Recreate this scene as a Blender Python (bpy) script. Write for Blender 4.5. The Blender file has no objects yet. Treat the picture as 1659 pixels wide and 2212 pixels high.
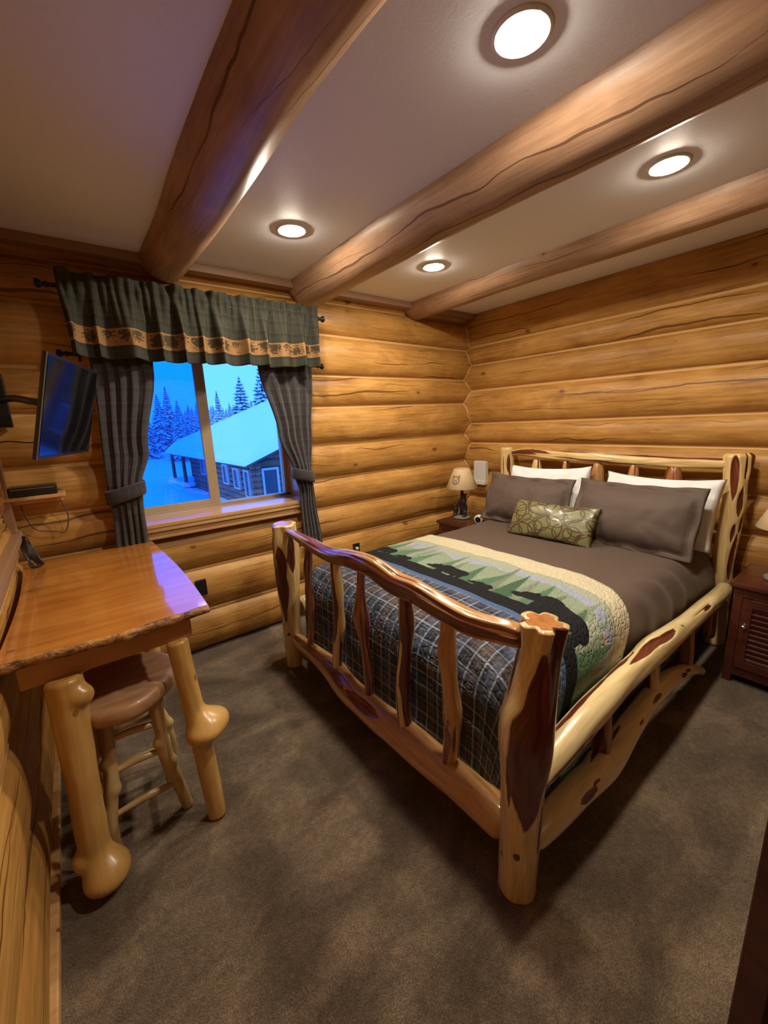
import bpy, bmesh, math, random
import numpy as np
from mathutils import Vector, Matrix, noise as mn

# ---------------------------------------------------------------- camera, world, exposure
C = bpy.context.scene
COL = C.collection
PI = math.pi
R = math.radians
random.seed(4)

def make_camera():
    f_px, yaw, pitch, roll = 881.127, R(37.34058), R(12.57853), R(-2.562913)
    f = Vector((math.sin(yaw)*math.cos(pitch), math.cos(yaw)*math.cos(pitch), -math.sin(pitch)))
    r = Vector((math.cos(yaw), -math.sin(yaw), 0)); u = r.cross(f)
    r2 = r*math.cos(roll) + u*math.sin(roll); u2 = -r*math.sin(roll) + u*math.cos(roll)
    cd = bpy.data.cameras.new('camera'); co = bpy.data.objects.new('camera', cd); COL.objects.link(co)
    m = Matrix((r2, u2, -f)).transposed().to_4x4(); m.translation = Vector((0, 0, 1.55))
    co.matrix_world = m
    cd.sensor_fit = 'VERTICAL'; cd.sensor_height = 36.0; cd.lens = f_px/2212*36.0
    cd.clip_start = 0.02; cd.clip_end = 400
    C.camera = co
make_camera()

EXPOSURE = 0.30
LAMP = 470.0                  # radiance of the ceiling light diffusers
LAMP_COL = (1.0, 0.86, 0.68)
SKY = (0.060, 0.25, 1.0)
SKY_STRENGTH = 2.9
C.view_settings.view_transform = 'Standard'; C.view_settings.look = 'None'
C.view_settings.exposure = EXPOSURE; C.view_settings.gamma = 1.0
C.view_settings.use_curve_mapping = False
w = bpy.data.worlds.new('dusk_sky'); C.world = w; w.use_nodes = True
_bg = w.node_tree.nodes['Background']
_bg.inputs[0].default_value = (*SKY, 1); _bg.inputs[1].default_value = SKY_STRENGTH

# ---------------------------------------------------------------- object helpers
def link(name, me, mats=None, parent=None):
    o = bpy.data.objects.new(name, me); COL.objects.link(o)
    if mats is not None:
        for m in (mats if isinstance(mats, (list, tuple)) else [mats]): me.materials.append(m)
    if parent is not None: o.parent = parent
    return o
def tag(o, label=None, cat=None, group=None, kind=None):
    if label: o['label'] = label
    if cat: o['category'] = cat
    if group: o['group'] = group
    if kind: o['kind'] = kind
    return o
def empty(name, loc=(0, 0, 0), rz=0.0):
    o = bpy.data.objects.new(name, None); COL.objects.link(o); o.location = loc
    o.rotation_euler = (0, 0, rz); o.empty_display_size = .1
    return o
def copy_tree(o, parent=None):
    c = o.copy(); COL.objects.link(c)
    if parent is not None: c.parent = parent
    for ch in list(o.children): copy_tree(ch, c)
    return c
def obj(name, bm, mat, parent=None, smooth=True, loc=None):
    me = bpy.data.meshes.new(name); bm.normal_update(); bm.to_mesh(me); bm.free()
    if smooth:
        for p in me.polygons: p.use_smooth = True
    o = link(name, me, mat, parent)
    if loc is not None: o.location = loc
    return o
def add_box(bm, lo, hi, bev=0.0, mat=0, M=None):
    r = bmesh.ops.create_cube(bm, size=1.0)
    vs = r['verts']
    s = [hi[i]-lo[i] for i in range(3)]; c = [(hi[i]+lo[i])/2 for i in range(3)]
    for v in vs: v.co = Vector((v.co.x*s[0]+c[0], v.co.y*s[1]+c[1], v.co.z*s[2]+c[2]))
    fs = list({f for v in vs for f in v.link_faces})
    if bev > 0:
        es = list({e for v in vs for e in v.link_edges})
        rb = bmesh.ops.bevel(bm, geom=es, offset=bev, segments=2, affect='EDGES', profile=.6)
        fs = list({f for v in rb['verts'] for f in v.link_faces} | {f for f in rb['faces']})
        vs = list({v for f in fs for v in f.verts})
    for f in fs: f.material_index = mat
    if M is not None:
        for v in vs: v.co = M @ v.co
    return vs
def box_obj(name, lo, hi, mat, parent=None, bev=.004, smooth=False):
    bm = bmesh.new(); add_box(bm, lo, hi, bev)
    return obj(name, bm, mat, parent, smooth)
def add_lathe(bm, prof, n=32, c=(0, 0, 0), cap=True):
    rings = []
    for (r, z) in prof:
        rings.append([bm.verts.new((c[0]+r*math.cos(2*PI*i/n), c[1]+r*math.sin(2*PI*i/n), c[2]+z)) for i in range(n)])
    for a, b in zip(rings[:-1], rings[1:]):
        for i in range(n): bm.faces.new((a[i], a[(i+1) % n], b[(i+1) % n], b[i]))
    if cap:
        bm.faces.new(list(reversed(rings[0]))); bm.faces.new(rings[-1])
    return rings
def catmull(P, t):
    n = len(P)-1; x = t*n; i = min(int(x), n-1); f = x-i
    p0 = P[max(i-1, 0)]; p1 = P[i]; p2 = P[i+1]; p3 = P[min(i+2, n)]
    return .5*((2*p1)+(p2-p0)*f+(2*p0-5*p1+4*p2-p3)*f*f+(3*p1-p0-3*p2+p3)*f*f*f)
def lerp(a, b, t): return a+(b-a)*t
def sstep(a, b, x):
    t = min(max((x-a)/(b-a), 0), 1); return t*t*(3-2*t)
def fbm(v, o=3):
    return mn.fractal(v, 1.0, 2.0, o)

def log(name, pts, radii, mat, parent=None, ref=(0, 0, 1), nseg=28, ds=.02, lump=.06, lumpf=(5, 1.4),
        patches=(), heart_noise=None, knobs=(), capround=.35, flute=None, seed=0, twist=0.0, groove=0.10, captip=0.25):
    """A round timber along pts. theta=0 faces ref. patches: (dist m, theta rad, half length m, half angle).
    knobs: (dist m, theta, size, height)."""
    P = [Vector(p) for p in pts]; Rr = list(radii)
    L = sum((P[i+1]-P[i]).length for i in range(len(P)-1))
    n = max(int(L/ds), 6)
    if len(Rr) == 1: Rr = Rr*len(P)
    ctr = [catmull(P, i/n) for i in range(n+1)]
    rad = [max(catmull([Vector((r, 0, 0)) for r in Rr], i/n).x, .002) for i in range(n+1)]
    dist = [0.0]
    for i in range(n): dist.append(dist[-1]+(ctr[i+1]-ctr[i]).length)
    tot = dist[-1]
    bm = bmesh.new(); uvl = bm.loops.layers.uv.new('UVMap')
    ha = bm.verts.layers.float.new('heart'); ca = bm.verts.layers.float.new('cap')
    ref = Vector(ref); rings = []; uvs = {}
    for i in range(n+1):
        T = (ctr[min(i+1, n)]-ctr[max(i-1, 0)]).normalized()
        X = (ref-T*ref.dot(T)).normalized(); Y = T.cross(X)
        ring = []
        for j in range(nseg):
            th = 2*PI*j/nseg; th_s = th+PI/nseg
            d = dist[i]
            dirv = X*math.cos(th)+Y*math.sin(th)
            tw = th+twist*d
            nv = Vector((math.cos(tw)*lumpf[1], math.sin(tw)*lumpf[1], d*lumpf[0]+seed*7.3))
            r = rad[i]*(1+lump*1.6*fbm(nv, 2))
            h = -1.0
            wob = .34*fbm(Vector((math.cos(th)*2.2, math.sin(th)*2.2, d*8+seed)), 2)
            for (pd, pt, pl, pw) in patches:
                dt = (d-pd)/pl; da = (th-pt+PI) % (2*PI)-PI
                wloc = max(1-abs(dt)**1.5, 0.02)
                h = max(h, (max(1-dt*dt, 0)**.8*(1-.25*dt*(1 if pt > 0 else -1))-abs(da+.35*pw*mn.noise(Vector((d*7, pt, seed))))/pw)*1.1+wob*(.7 if pl > .05 else .3) if abs(dt) < 1.05 else -1)
            if heart_noise:
                sc, thr, fl = heart_noise
                hn = fbm(Vector((math.cos(tw)*sc, math.sin(tw)*sc, d*fl+seed*3.1)), 3)
                h = max(h, (hn-thr)*4)
            if h > -.15: r *= 1-groove*sstep(-.15, .5, h)
            for (kd, kt, ks, kh) in knobs:
                da = ((th-kt+PI) % (2*PI)-PI)*rad[i]
                q = ((d-kd)**2+da*da)/(ks*ks)
                if q < 5: r += kh*math.exp(-(q**1.6)*.75)
            if flute:
                amp, k, fd = flute
                r *= 1-amp*(max(0, math.cos(k*th+seed)*.5+.5)**3)*sstep(fd, 0, tot-d)
            e = min(d, tot-d)
            if e < capround*rad[i]:
                x = 1-e/(capround*rad[i]); r *= 1-captip*x*x
            v = bm.verts.new(ctr[i]+dirv*r); v[ha] = h; v[ca] = 0
            uvs[v] = (th*rad[i], d); ring.append(v)
        rings.append(ring)
    for a, b in zip(rings[:-1], rings[1:]):
        for j in range(nseg):
            k = (j+1) % nseg
            f = bm.faces.new((a[j], a[k], b[k], b[j])); f.smooth = True
            for lp in f.loops:
                u = uvs[lp.vert]
                lp[uvl].uv = (u[0]+(2*PI*rad[0] if (k == 0 and lp.vert in (a[k], b[k])) else 0), u[1])
    for ring, c, s in ((rings[0], ctr[0], 1), (rings[-1], ctr[-1], -1)):
        outer = []
        for v in ring:
            nv = bm.verts.new(v.co); nv[ha] = -1; nv[ca] = 1.0; uvs[nv] = (v.co.x*3+v.co.y, v.co.z+v.co.y); outer.append(nv)
        mid = []
        for v in outer:
            nv = bm.verts.new(c+(v.co-c)*.5); nv[ha] = -1; nv[ca] = 1.0; uvs[nv] = (nv.co.x*3+nv.co.y, nv.co.z); mid.append(nv)
        cv = bm.verts.new(c); cv[ca] = 1.0; cv[ha] = -1; uvs[cv] = (0, 0)
        for j in range(nseg):
            k = (j+1) % nseg
            A = (outer[j], mid[j], mid[k], outer[k]) if s > 0 else (outer[k], mid[k], mid[j], outer[j])
            f = bm.faces.new(A)
            B = (mid[j], cv, mid[k]) if s > 0 else (mid[k], cv, mid[j])
            g = bm.faces.new(B)
    me = bpy.data.meshes.new(name); bm.normal_update(); bm.to_mesh(me); bm.free()
    return link(name, me, mat, parent)

def tube(name, pts, r, mat, parent=None, n=8, ds=.02):
    P = [Vector(p) for p in pts]
    L = sum((P[i+1]-P[i]).length for i in range(len(P)-1)); m = max(int(L/ds), 2)
    bm = bmesh.new(); add_tube(bm, P, r, n, m)
    return obj(name, bm, mat, parent)
def add_tube(bm, P, r, n=8, m=20):
    P = [Vector(p) for p in P]; rings = []
    c = [catmull(P, i/m) for i in range(m+1)]
    X = None
    for i in range(m+1):
        T = (c[min(i+1, m)]-c[max(i-1, 0)]).normalized()
        if X is None:
            X = T.orthogonal().normalized()
        X = (X-T*X.dot(T)).normalized(); Y = T.cross(X)
        rr = r(i/m) if callable(r) else r
        rings.append([bm.verts.new(c[i]+(X*math.cos(2*PI*j/n)+Y*math.sin(2*PI*j/n))*rr) for j in range(n)])
    for a, b in zip(rings[:-1], rings[1:]):
        for j in range(n): bm.faces.new((a[j], a[(j+1) % n], b[(j+1) % n], b[j]))
    bm.faces.new(list(reversed(rings[0]))); bm.faces.new(rings[-1])
def blob(name, parts, mat, parent=None, voxel=.006, loc=(0, 0, 0)):
    """one continuous surface from ellipsoids (centre, radii) fused by a voxel remesh"""
    bm = bmesh.new()
    for c, rr in parts:
        r = bmesh.ops.create_icosphere(bm, subdivisions=3, radius=1.0)
        for v in r['verts']: v.co = Vector((v.co.x*rr[0]+c[0], v.co.y*rr[1]+c[1], v.co.z*rr[2]+c[2]))
    o = obj(name, bm, mat, parent, True, loc)
    m = o.modifiers.new('fuse', 'REMESH'); m.mode = 'VOXEL'; m.voxel_size = voxel; m.use_smooth_shade = True
    return o
def grid_mesh(name, nu, nv, fn, mat, parent=None, uvfn=None, thick=0.0, close_u=False, colors=None, offset=-1):
    """fn(i,j)->xyz on an (nu+1)x(nv+1) grid"""
    V = np.array([fn(i, j) for j in range(nv+1) for i in range(nu+1)], dtype=float)
    faces = [(j*(nu+1)+i, j*(nu+1)+i+1, (j+1)*(nu+1)+i+1, (j+1)*(nu+1)+i) for j in range(nv) for i in range(nu)]
    me = bpy.data.meshes.new(name); me.from_pydata(V.tolist(), [], faces)
    if uvfn:
        uv = me.uv_layers.new(name='UVMap')
        arr = np.array([uvfn(v % (nu+1), v//(nu+1)) for f in faces for v in f], dtype=np.float32)
        uv.data.foreach_set('uv', arr.ravel())
    if colors is not None:
        at = me.color_attributes.new('paint', 'FLOAT_COLOR', 'POINT')
        at.data.foreach_set('color', colors.astype(np.float32).ravel())
    me.polygons.foreach_set('use_smooth', [True]*len(faces)); me.update()
    o = link(name, me, mat, parent)
    if thick:
        s = o.modifiers.new('thickness', 'SOLIDIFY'); s.thickness = thick; s.offset = offset
    return o

# ---------------------------------------------------------------- material helpers
class NT:
    def __init__(s, name):
        s.m = bpy.data.materials.new(name); s.m.use_nodes = True
        s.t = s.m.node_tree; s.b = s.t.nodes['Principled BSDF']
    def n(s, kind, ins=None, **kw):
        nd = s.t.nodes.new('ShaderNode'+kind)
        for k, v in kw.items(): setattr(nd, k, v)
        if ins:
            for k, v in ins.items(): s.put(nd.inputs[k], v)
        return nd
    def put(s, sock, v):
        if hasattr(v, 'is_output') or isinstance(v, bpy.types.NodeSocket): s.t.links.new(v, sock)
        else:
            if isinstance(v, tuple) and len(v) == 3 and sock.type == 'RGBA': v = (*v, 1)
            sock.default_value = v
    def math(s, op, a, b=0.0, c=None, clamp=False):
        nd = s.n('Math', {0: a, 1: b}, operation=op, use_clamp=clamp)
        if c is not None: s.put(nd.inputs[2], c)
        return nd.outputs[0]
    def mix(s, f, a, b, mode='MIX'):
        nd = s.t.nodes.new('ShaderNodeMix'); nd.data_type = 'RGBA'; nd.blend_type = mode
        s.put(nd.inputs[0], f); s.put(nd.inputs[6], a); s.put(nd.inputs[7], b)
        return nd.outputs[2]
    def ramp(s, f, stops):
        nd = s.t.nodes.new('ShaderNodeValToRGB'); s.put(nd.inputs[0], f)
        e = nd.color_ramp.elements
        while len(e) < len(stops): e.new(.5)
        for i, (p, c) in enumerate(stops):
            e[i].position = p; e[i].color = (*c, 1) if isinstance(c, tuple) else (c, c, c, 1)
        return nd.outputs[0]
    def noise(s, vec, scale=5, detail=3, rough=.5, dist=0.0):
        nd = s.n('TexNoise', {'Scale': scale, 'Detail': detail, 'Roughness': rough, 'Distortion': dist})
        if vec is not None: s.put(nd.inputs['Vector'], vec)
        return nd.outputs[0]
    def mapv(s, vec, scale=(1, 1, 1), loc=(0, 0, 0), rot=(0, 0, 0)):
        nd = s.n('Mapping', {'Scale': scale, 'Location': loc, 'Rotation': rot}); s.put(nd.inputs[0], vec)
        return nd.outputs[0]
    def uv(s): return s.n('TexCoord').outputs['UV']
    def obj(s): return s.n('TexCoord').outputs['Object']
    def attr(s, name): return s.n('Attribute', attribute_name=name)
    def bump(s, h, strength=.3, dist=.01):
        nd = s.n('Bump', {'Height': h, 'Strength': strength, 'Distance': dist}); s.put(s.b.inputs['Normal'], nd.outputs[0])
    def done(s, col=None, rough=None, metal=None, coat=None, spec=None, crough=.1):
        if col is not None: s.put(s.b.inputs['Base Color'], col)
        if rough is not None: s.put(s.b.inputs['Roughness'], rough)
        if metal is not None: s.b.inputs['Metallic'].default_value = metal
        if coat: s.b.inputs['Coat Weight'].default_value = coat; s.b.inputs['Coat Roughness'].default_value = crough
        if spec is not None: s.b.inputs['Specular IOR Level'].default_value = spec
        return s.m
def plain(name, col, rough=.5, metal=0.0, coat=0, var=.15, scale=30):
    k = NT(name); f = k.noise(k.obj(), scale, 3)
    c = k.mix(f, tuple(x*(1-var) for x in col), tuple(min(x*(1+var), 1) for x in col))
    return k.done(c, rough, metal, coat)

def m_logwall(name, dark, mid, light, rough=.42, bead=(.62, .38, .15)):
    k = NT(name); uv = k.uv(); lid = k.attr('lid').outputs['Fac']
    sx = k.n('SeparateXYZ', {0: uv})
    vec = k.n('CombineXYZ', {0: sx.outputs[0], 1: sx.outputs[1], 2: k.math('MULTIPLY', lid, 13.7)}).outputs[0]
    g = k.noise(k.mapv(vec, (1.3, 22, 1)), 2.5, 6, .65, .4)
    b = k.noise(k.mapv(vec, (1.6, 3.2, 1)), 1.6, 4, .6, .5)
    f = k.math('ADD', k.math('MULTIPLY', g, .5), k.math('MULTIPLY', b, .5))
    col = k.ramp(f, [(.34, dark), (.5, mid), (.66, light)])
    tone = k.noise(k.n('CombineXYZ', {0: k.math('MULTIPLY', lid, 9.0), 1: 0.0, 2: 0.0}).outputs[0], 3, 1)
    col = k.mix(k.math('MULTIPLY', k.math('SUBTRACT', tone, .4), .9, clamp=True), col, tuple(x*.8 for x in mid))
    # drying cracks
    crk = 0.0
    for q, (fr_, am) in enumerate(((8.5, 2.2), (13.0, 3.0))):
        ux = k.n('CombineXYZ', {0: sx.outputs[0], 1: q*7.7, 2: k.math('MULTIPLY', lid, 5.3)}).outputs[0]
        wv = k.math('ADD', k.math('MULTIPLY', k.noise(ux, .9, 4, .5), am), k.math('MULTIPLY', k.noise(ux, 14, 2, .5), .06))
        cr = k.math('ABSOLUTE', k.math('SUBTRACT', k.math('FRACT', k.math('ADD', k.math('MULTIPLY', sx.outputs[1], fr_), wv)), .5))
        gate = k.noise(k.mapv(vec, (.8, 1.6, 1), (5+q*9, 3, 0)), 1.5, 1)
        wd = k.math('MULTIPLY', k.math('SUBTRACT', gate, .5, clamp=True), .30 if q == 0 else .16)
        c_ = k.math('LESS_THAN', cr, wd)
        crk = k.math('MAXIMUM', crk, c_)
    col = k.mix(k.math('MULTIPLY', crk, .75), col, (.06, .022, .008))
    # knots
    vo = k.n('TexVoronoi', {'Vector': k.mapv(vec, (3.4, 6.0, 1)), 'Scale': 1.0, 'Randomness': 1.0})
    vd = vo.outputs['Distance']
    rnd = k.n('SeparateColor', {0: vo.outputs['Color']}).outputs[0]
    kn = k.math('LESS_THAN', vd, k.math('MULTIPLY', k.math('SUBTRACT', rnd, .35, clamp=True), .17))
    halo = k.math('MULTIPLY', k.math('LESS_THAN', vd, .14), k.math('GREATER_THAN', rnd, .55))
    col = k.mix(k.math('MULTIPLY', halo, .25), col, dark)
    col = k.mix(k.math('MULTIPLY', kn, .75), col, (.12, .04, .012))
    bd = k.attr('bead').outputs['Fac']
    bm_ = k.math('GREATER_THAN', bd, .5)
    col = k.mix(bm_, col, bead)
    k.bump(k.math('SUBTRACT', k.math('MULTIPLY', g, .3), crk), .35, .006)
    return k.done(col, rough, coat=.06, crough=.35, spec=.35)

M = {}
M['log_wall'] = m_logwall('honey_log', (.26, .115, .025), (.45, .23, .055), (.60, .34, .10), .5)
M['beam'] = m_logwall('beam_log', (.21, .115, .065), (.33, .195, .115), (.45, .28, .17), .45)
def m_juniper(name, cream1, cream2, heart=(.13, .028, .012), heart2=(.055, .012, .008), rough=.3, cap=(.50, .20, .05)):
    k = NT(name); uv = k.uv(); h = k.attr('heart').outputs['Fac']; c = k.attr('cap').outputs['Fac']
    g = k.noise(k.mapv(uv, (26, 2.2, 1)), 2.0, 5, .6, .3)
    cr = k.ramp(g, [(.3, cream1), (.65, cream2)])
    hs = k.noise(k.mapv(uv, (16, 1.6, 1)), 2.5, 5, .65, .8)
    hc = k.ramp(hs, [(.3, heart2), (.55, heart), (.78, tuple(min(1, x*2.4) for x in heart))])
    m = k.n('MapRange', {0: h, 1: -.03, 2: .03}).outputs[0]
    col = k.mix(m, cr, hc)
    edge = k.math('SUBTRACT', 1.0, k.math('MULTIPLY', k.math('ABSOLUTE', h), 9.0), clamp=True)
    col = k.mix(k.math('MULTIPLY', edge, .55), col, tuple(x*.6 for x in heart2))
    sp = k.n('TexVoronoi', {'Vector': k.mapv(uv, (9, 5, 1)), 'Scale': 1.0}).outputs['Distance']
    dots = k.math('LESS_THAN', sp, .07)
    col = k.mix(k.math('MULTIPLY', dots, .7), col, (.07, .025, .012))
    oc = k.noise(k.obj(), 30, 4, .6, 1.5)
    endc = k.ramp(oc, [(.3, tuple(x*.6 for x in cap)), (.6, cap)])
    col = k.mix(k.math('GREATER_THAN', c, .5), col, endc)
    k.bump(k.math('ADD', g, k.math('MULTIPLY', hs, m)), .18, .004)
    return k.done(col, rough, coat=.5, crough=.15)
M['juniper'] = m_juniper('juniper_cream', (.56, .36, .13), (.76, .57, .27))
M['juniper_pale'] = m_juniper('juniper_pale', (.62, .47, .21), (.80, .66, .36), cap=(.55, .25, .07))
M['juniper_brown'] = m_juniper('juniper_brown', (.36, .17, .06), (.58, .33, .13), (.17, .05, .022), (.07, .018, .01), .22)
M['juniper_red'] = m_juniper('juniper_red', (.24, .075, .03), (.38, .15, .06), (.13, .03, .014), (.06, .014, .01), .24)
def m_peeled(name, a, b, rough=.35):
    k = NT(name); uv = k.uv()
    g = k.noise(k.mapv(uv, (12, 1.5, 1)), 2.0, 5, .6, .4); b2 = k.noise(k.obj(), 6, 3)
    col = k.ramp(k.math('ADD', k.math('MULTIPLY', g, .6), k.math('MULTIPLY', b2, .4)), [(.32, a), (.62, b)])
    v = k.n('TexVoronoi', {'Vector': k.mapv(uv, (7, 5, 1)), 'Scale': 1.4}).outputs['Distance']
    col = k.mix(k.math('MULTIPLY', k.math('LESS_THAN', v, .09), .6), col, (.16, .06, .015))
    hc = k.attr('cap').outputs['Fac']
    col = k.mix(k.math('MULTIPLY', hc, .4), col, (.5, .27, .09))
    k.bump(g, .2, .004)
    return k.done(col, rough, coat=.35, crough=.2)
M['peeled'] = m_peeled('peeled_pine', (.42, .22, .055), (.62, .38, .12))
M['branch'] = m_peeled('peeled_branch', (.34, .21, .08), (.56, .39, .17), .45)
def m_pine(name, a, b, c, rough=.13, stretch=(1.2, 14, 14), coat=.9):
    k = NT(name); o = k.obj()
    g = k.noise(k.mapv(o, stretch), 1.6, 4, .55, .9)
    big = k.noise(k.mapv(o, (2, 5, 2)), 1.5, 2, .5, .5)
    col = k.ramp(k.math('ADD', k.math('MULTIPLY', g, .55), k.math('MULTIPLY', big, .45)), [(.33, a), (.5, b), (.66, c)])
    vo = k.n('TexVoronoi', {'Vector': k.mapv(o, (4.0, 8.0, .0)), 'Scale': 1.3})
    d = vo.outputs['Distance']; rnd = k.n('SeparateColor', {0: vo.outputs['Color']}).outputs[0]
    on = k.math('GREATER_THAN', rnd, .45)
    col = k.mix(k.math('MULTIPLY', k.math('MULTIPLY', k.math('LESS_THAN', d, .17), on), .3), col, a)
    col = k.mix(k.math('MULTIPLY', k.math('MULTIPLY', k.math('LESS_THAN', d, .075), on), .8), col, (.13, .035, .01))
    k.bump(g, .05, .002)
    return k.done(col, rough, coat=coat, crough=.03)
M['table_top'] = m_pine('varnished_pine', (.36, .125, .02), (.50, .19, .033), (.58, .25, .05))
M['table_board'] = m_pine('apron_board', (.34, .15, .05), (.44, .21, .075), (.5, .26, .1), .4, (2, 8, 14), .2)
M['stool_seat'] = m_pine('stool_seat_wood', (.26, .12, .06), (.40, .22, .11), (.50, .30, .16), .4, (2, 9, 9), .15)
M['trim'] = m_pine('trim_pine', (.42, .22, .08), (.55, .32, .13), (.62, .38, .17), .3, (1.5, 20, 20), .3)
M['win_frame'] = plain('window_frame_tan', (.40, .31, .20), .45, var=.1)
M['cherry'] = m_pine('dark_cherry', (.045, .012, .008), (.075, .02, .012), (.11, .03, .016), .3, (2, 2, 12), .4)
M['black'] = plain('black_plastic', (.012, .012, .014), .35)
M['black_metal'] = plain('black_metal', (.02, .018, .017), .4, .6)
M['screen'] = plain('screen_glass', (.004, .0045, .006), .07, 0, 0, 0)
M['silver'] = plain('silver_edge', (.25, .27, .3), .3, .7)
M['chrome'] = plain('brushed_steel', (.7, .7, .7), .25, 1.0)
M['white_plastic'] = plain('white_plastic', (.62, .62, .58), .4, var=.03)
M['cable'] = plain('grey_cable', (.06, .05, .05), .5)
M['resin_black'] = plain('black_resin', (.02, .017, .017), .35, var=.4, scale=80)
M['resin_base'] = plain('mossy_base', (.16, .15, .11), .8, var=.6, scale=90)
def m_ceiling():
    k = NT('painted_ceiling'); n = k.noise(k.obj(), 90, 4, .6)
    k.bump(n, .12, .004)
    return k.done(k.mix(n, (.74, .76, .80), (.80, .82, .86)), .55)
M['ceiling'] = m_ceiling()
def m_carpet():
    k = NT('carpet'); o = k.obj()
    f = k.noise(o, 190, 3, .8); m = k.noise(o, 40, 4, .7); p = k.noise(k.mapv(o, (2.4, 3.6, 1), rot=(0, 0, .5)), 1.3, 3, .55, .6)
    s = k.math('ADD', k.math('MULTIPLY', f, .45), k.math('ADD', k.math('MULTIPLY', m, .2), k.math('MULTIPLY', p, .35)))
    col = k.ramp(s, [(.38, (.07, .044, .024)), (.5, (.165, .115, .068)), (.60, (.35, .25, .155))])
    k.bump(k.math('ADD', f, m), .9, .012)
    k.b.inputs['Sheen Weight'].default_value = .15
    return k.done(col, .95, spec=.1)
M['carpet'] = m_carpet()
def m_plaid(name, base, base2, l1, l2, pitch=.09, stretch=1.0):
    k = NT(name); uv = k.uv(); sx = k.n('SeparateXYZ', {0: uv}); out = None
    col = k.mix(k.noise(k.mapv(uv, (300, 8, 1)), 1.0, 2), base, base2)
    def line(coord, off, wd, pt=pitch):
        fr = k.math('FRACT', k.math('ADD', k.math('DIVIDE', coord, pt), off))
        return k.math('LESS_THAN', fr, wd)
    wide = k.math('MULTIPLY', line(sx.outputs[0], .3, .35), .15)
    col = k.mix(wide, col, tuple(x*.55 for x in base))
    wide2 = k.math('MULTIPLY', line(sx.outputs[1], .3, .35), .3)
    col = k.mix(wide2, col, tuple(x*.55 for x in base))
    for cc in (0, 1):
        col = k.mix(k.math('MULTIPLY', line(sx.outputs[cc], .0, .035), .5), col, l1)
        col = k.mix(k.math('MULTIPLY', line(sx.outputs[cc], .48, .025), .4), col, l2)
    return k, col, sx
k, col, sx = m_plaid('curtain_plaid', (.034, .031, .035), (.048, .041, .042), (.12, .095, .08), (.05, .065, .11))
k.b.inputs['Sheen Weight'].default_value = .2
M['curtain'] = k.done(col, .85, spec=.2)
k, col, sx = m_plaid('valance_plaid', (.034, .036, .027), (.05, .05, .037), (.13, .095, .06), (.05, .075, .07), .07)
vn = sx.outputs[1]                                     # v runs from the hem upwards
band = k.math('MULTIPLY', k.math('GREATER_THAN', vn, .065), k.math('LESS_THAN', vn, .15))
bcol = k.mix(k.noise(k.uv(), 60, 3), (.25, .13, .05), (.34, .19, .08))
vo = k.n('TexVoronoi', {'Vector': k.mapv(k.uv(), (9.5, 9.5, 1), (0, .03, 0)), 'Scale': 1.0, 'Randomness': .35}).outputs['Distance']
lf = k.math('ADD', vo, k.math('MULTIPLY', k.math('SUBTRACT', k.noise(k.uv(), 75, 3, .7), .5), 1.1))
inb = k.math('MULTIPLY', k.math('GREATER_THAN', vn, .075), k.math('LESS_THAN', vn, .142))
bcol = k.mix(k.math('MULTIPLY', k.math('MULTIPLY', k.math('LESS_THAN', lf, .42), inb), .95), bcol, (.05, .04, .025))
col = k.mix(band, col, bcol)
M['valance'] = k.done(col, .9, spec=.2)
def m_fabric(name, c, sc=500, rough=.8, crease=.0, sheen=.1):
    k = NT(name); o = k.obj(); f = k.noise(o, sc, 2)
    col = k.mix(f, tuple(x*.88 for x in c), tuple(min(1, x*1.1) for x in c))
    cr = k.noise(o, 7, 4, .55, .8)
    k.bump(k.math('ADD', k.math('MULTIPLY', f, .12), k.math('MULTIPLY', cr, crease)), .5, .02)
    k.b.inputs['Sheen Weight'].default_value = sheen
    return k.done(col, rough, spec=.3)
M['brown'] = m_fabric('brown_satin_cotton', (.105, .072, .055), 500, .55, .5, .1)
M['sham'] = m_fabric('brown_sham_cotton', (.105, .075, .06), 500, .6, .35, .1)
M['white'] = m_fabric('white_cotton', (.84, .85, .86), 500, .8, .6)
M['box_spring'] = m_fabric('dark_bed_skirt', (.02, .016, .014), 200, .9)
def m_green():
    k = NT('green_circle_weave'); uv = k.uv(); base = None
    col = k.mix(k.noise(k.mapv(uv, (200, 20, 1)), 1), (.15, .155, .06), (.21, .21, .09))
    for (sc, ox, oy, an, rr_) in ((6.2, .1, .3, .3, .44), (6.2, .62, .78, .3, .40), (4.6, .2, .55, 1.1, .46), (5.4, .45, .1, .8, .30)):
        sx = k.n('SeparateXYZ', {0: k.mapv(uv, (sc, sc*1.15, 1), (ox, oy, 0), (0, 0, an))})
        px = k.math('SUBTRACT', k.math('FRACT', sx.outputs[0]), .5); py = k.math('SUBTRACT', k.math('FRACT', sx.outputs[1]), .5)
        d = k.math('SQRT', k.math('ADD', k.math('MULTIPLY', px, px), k.math('MULTIPLY', py, py)))
        col = k.mix(k.math('LESS_THAN', k.math('ABSOLUTE', k.math('SUBTRACT', d, rr_)), .026), col, (.085, .05, .025))
    return k.done(col, .38, coat=.1)
M['green'] = m_green()
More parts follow.
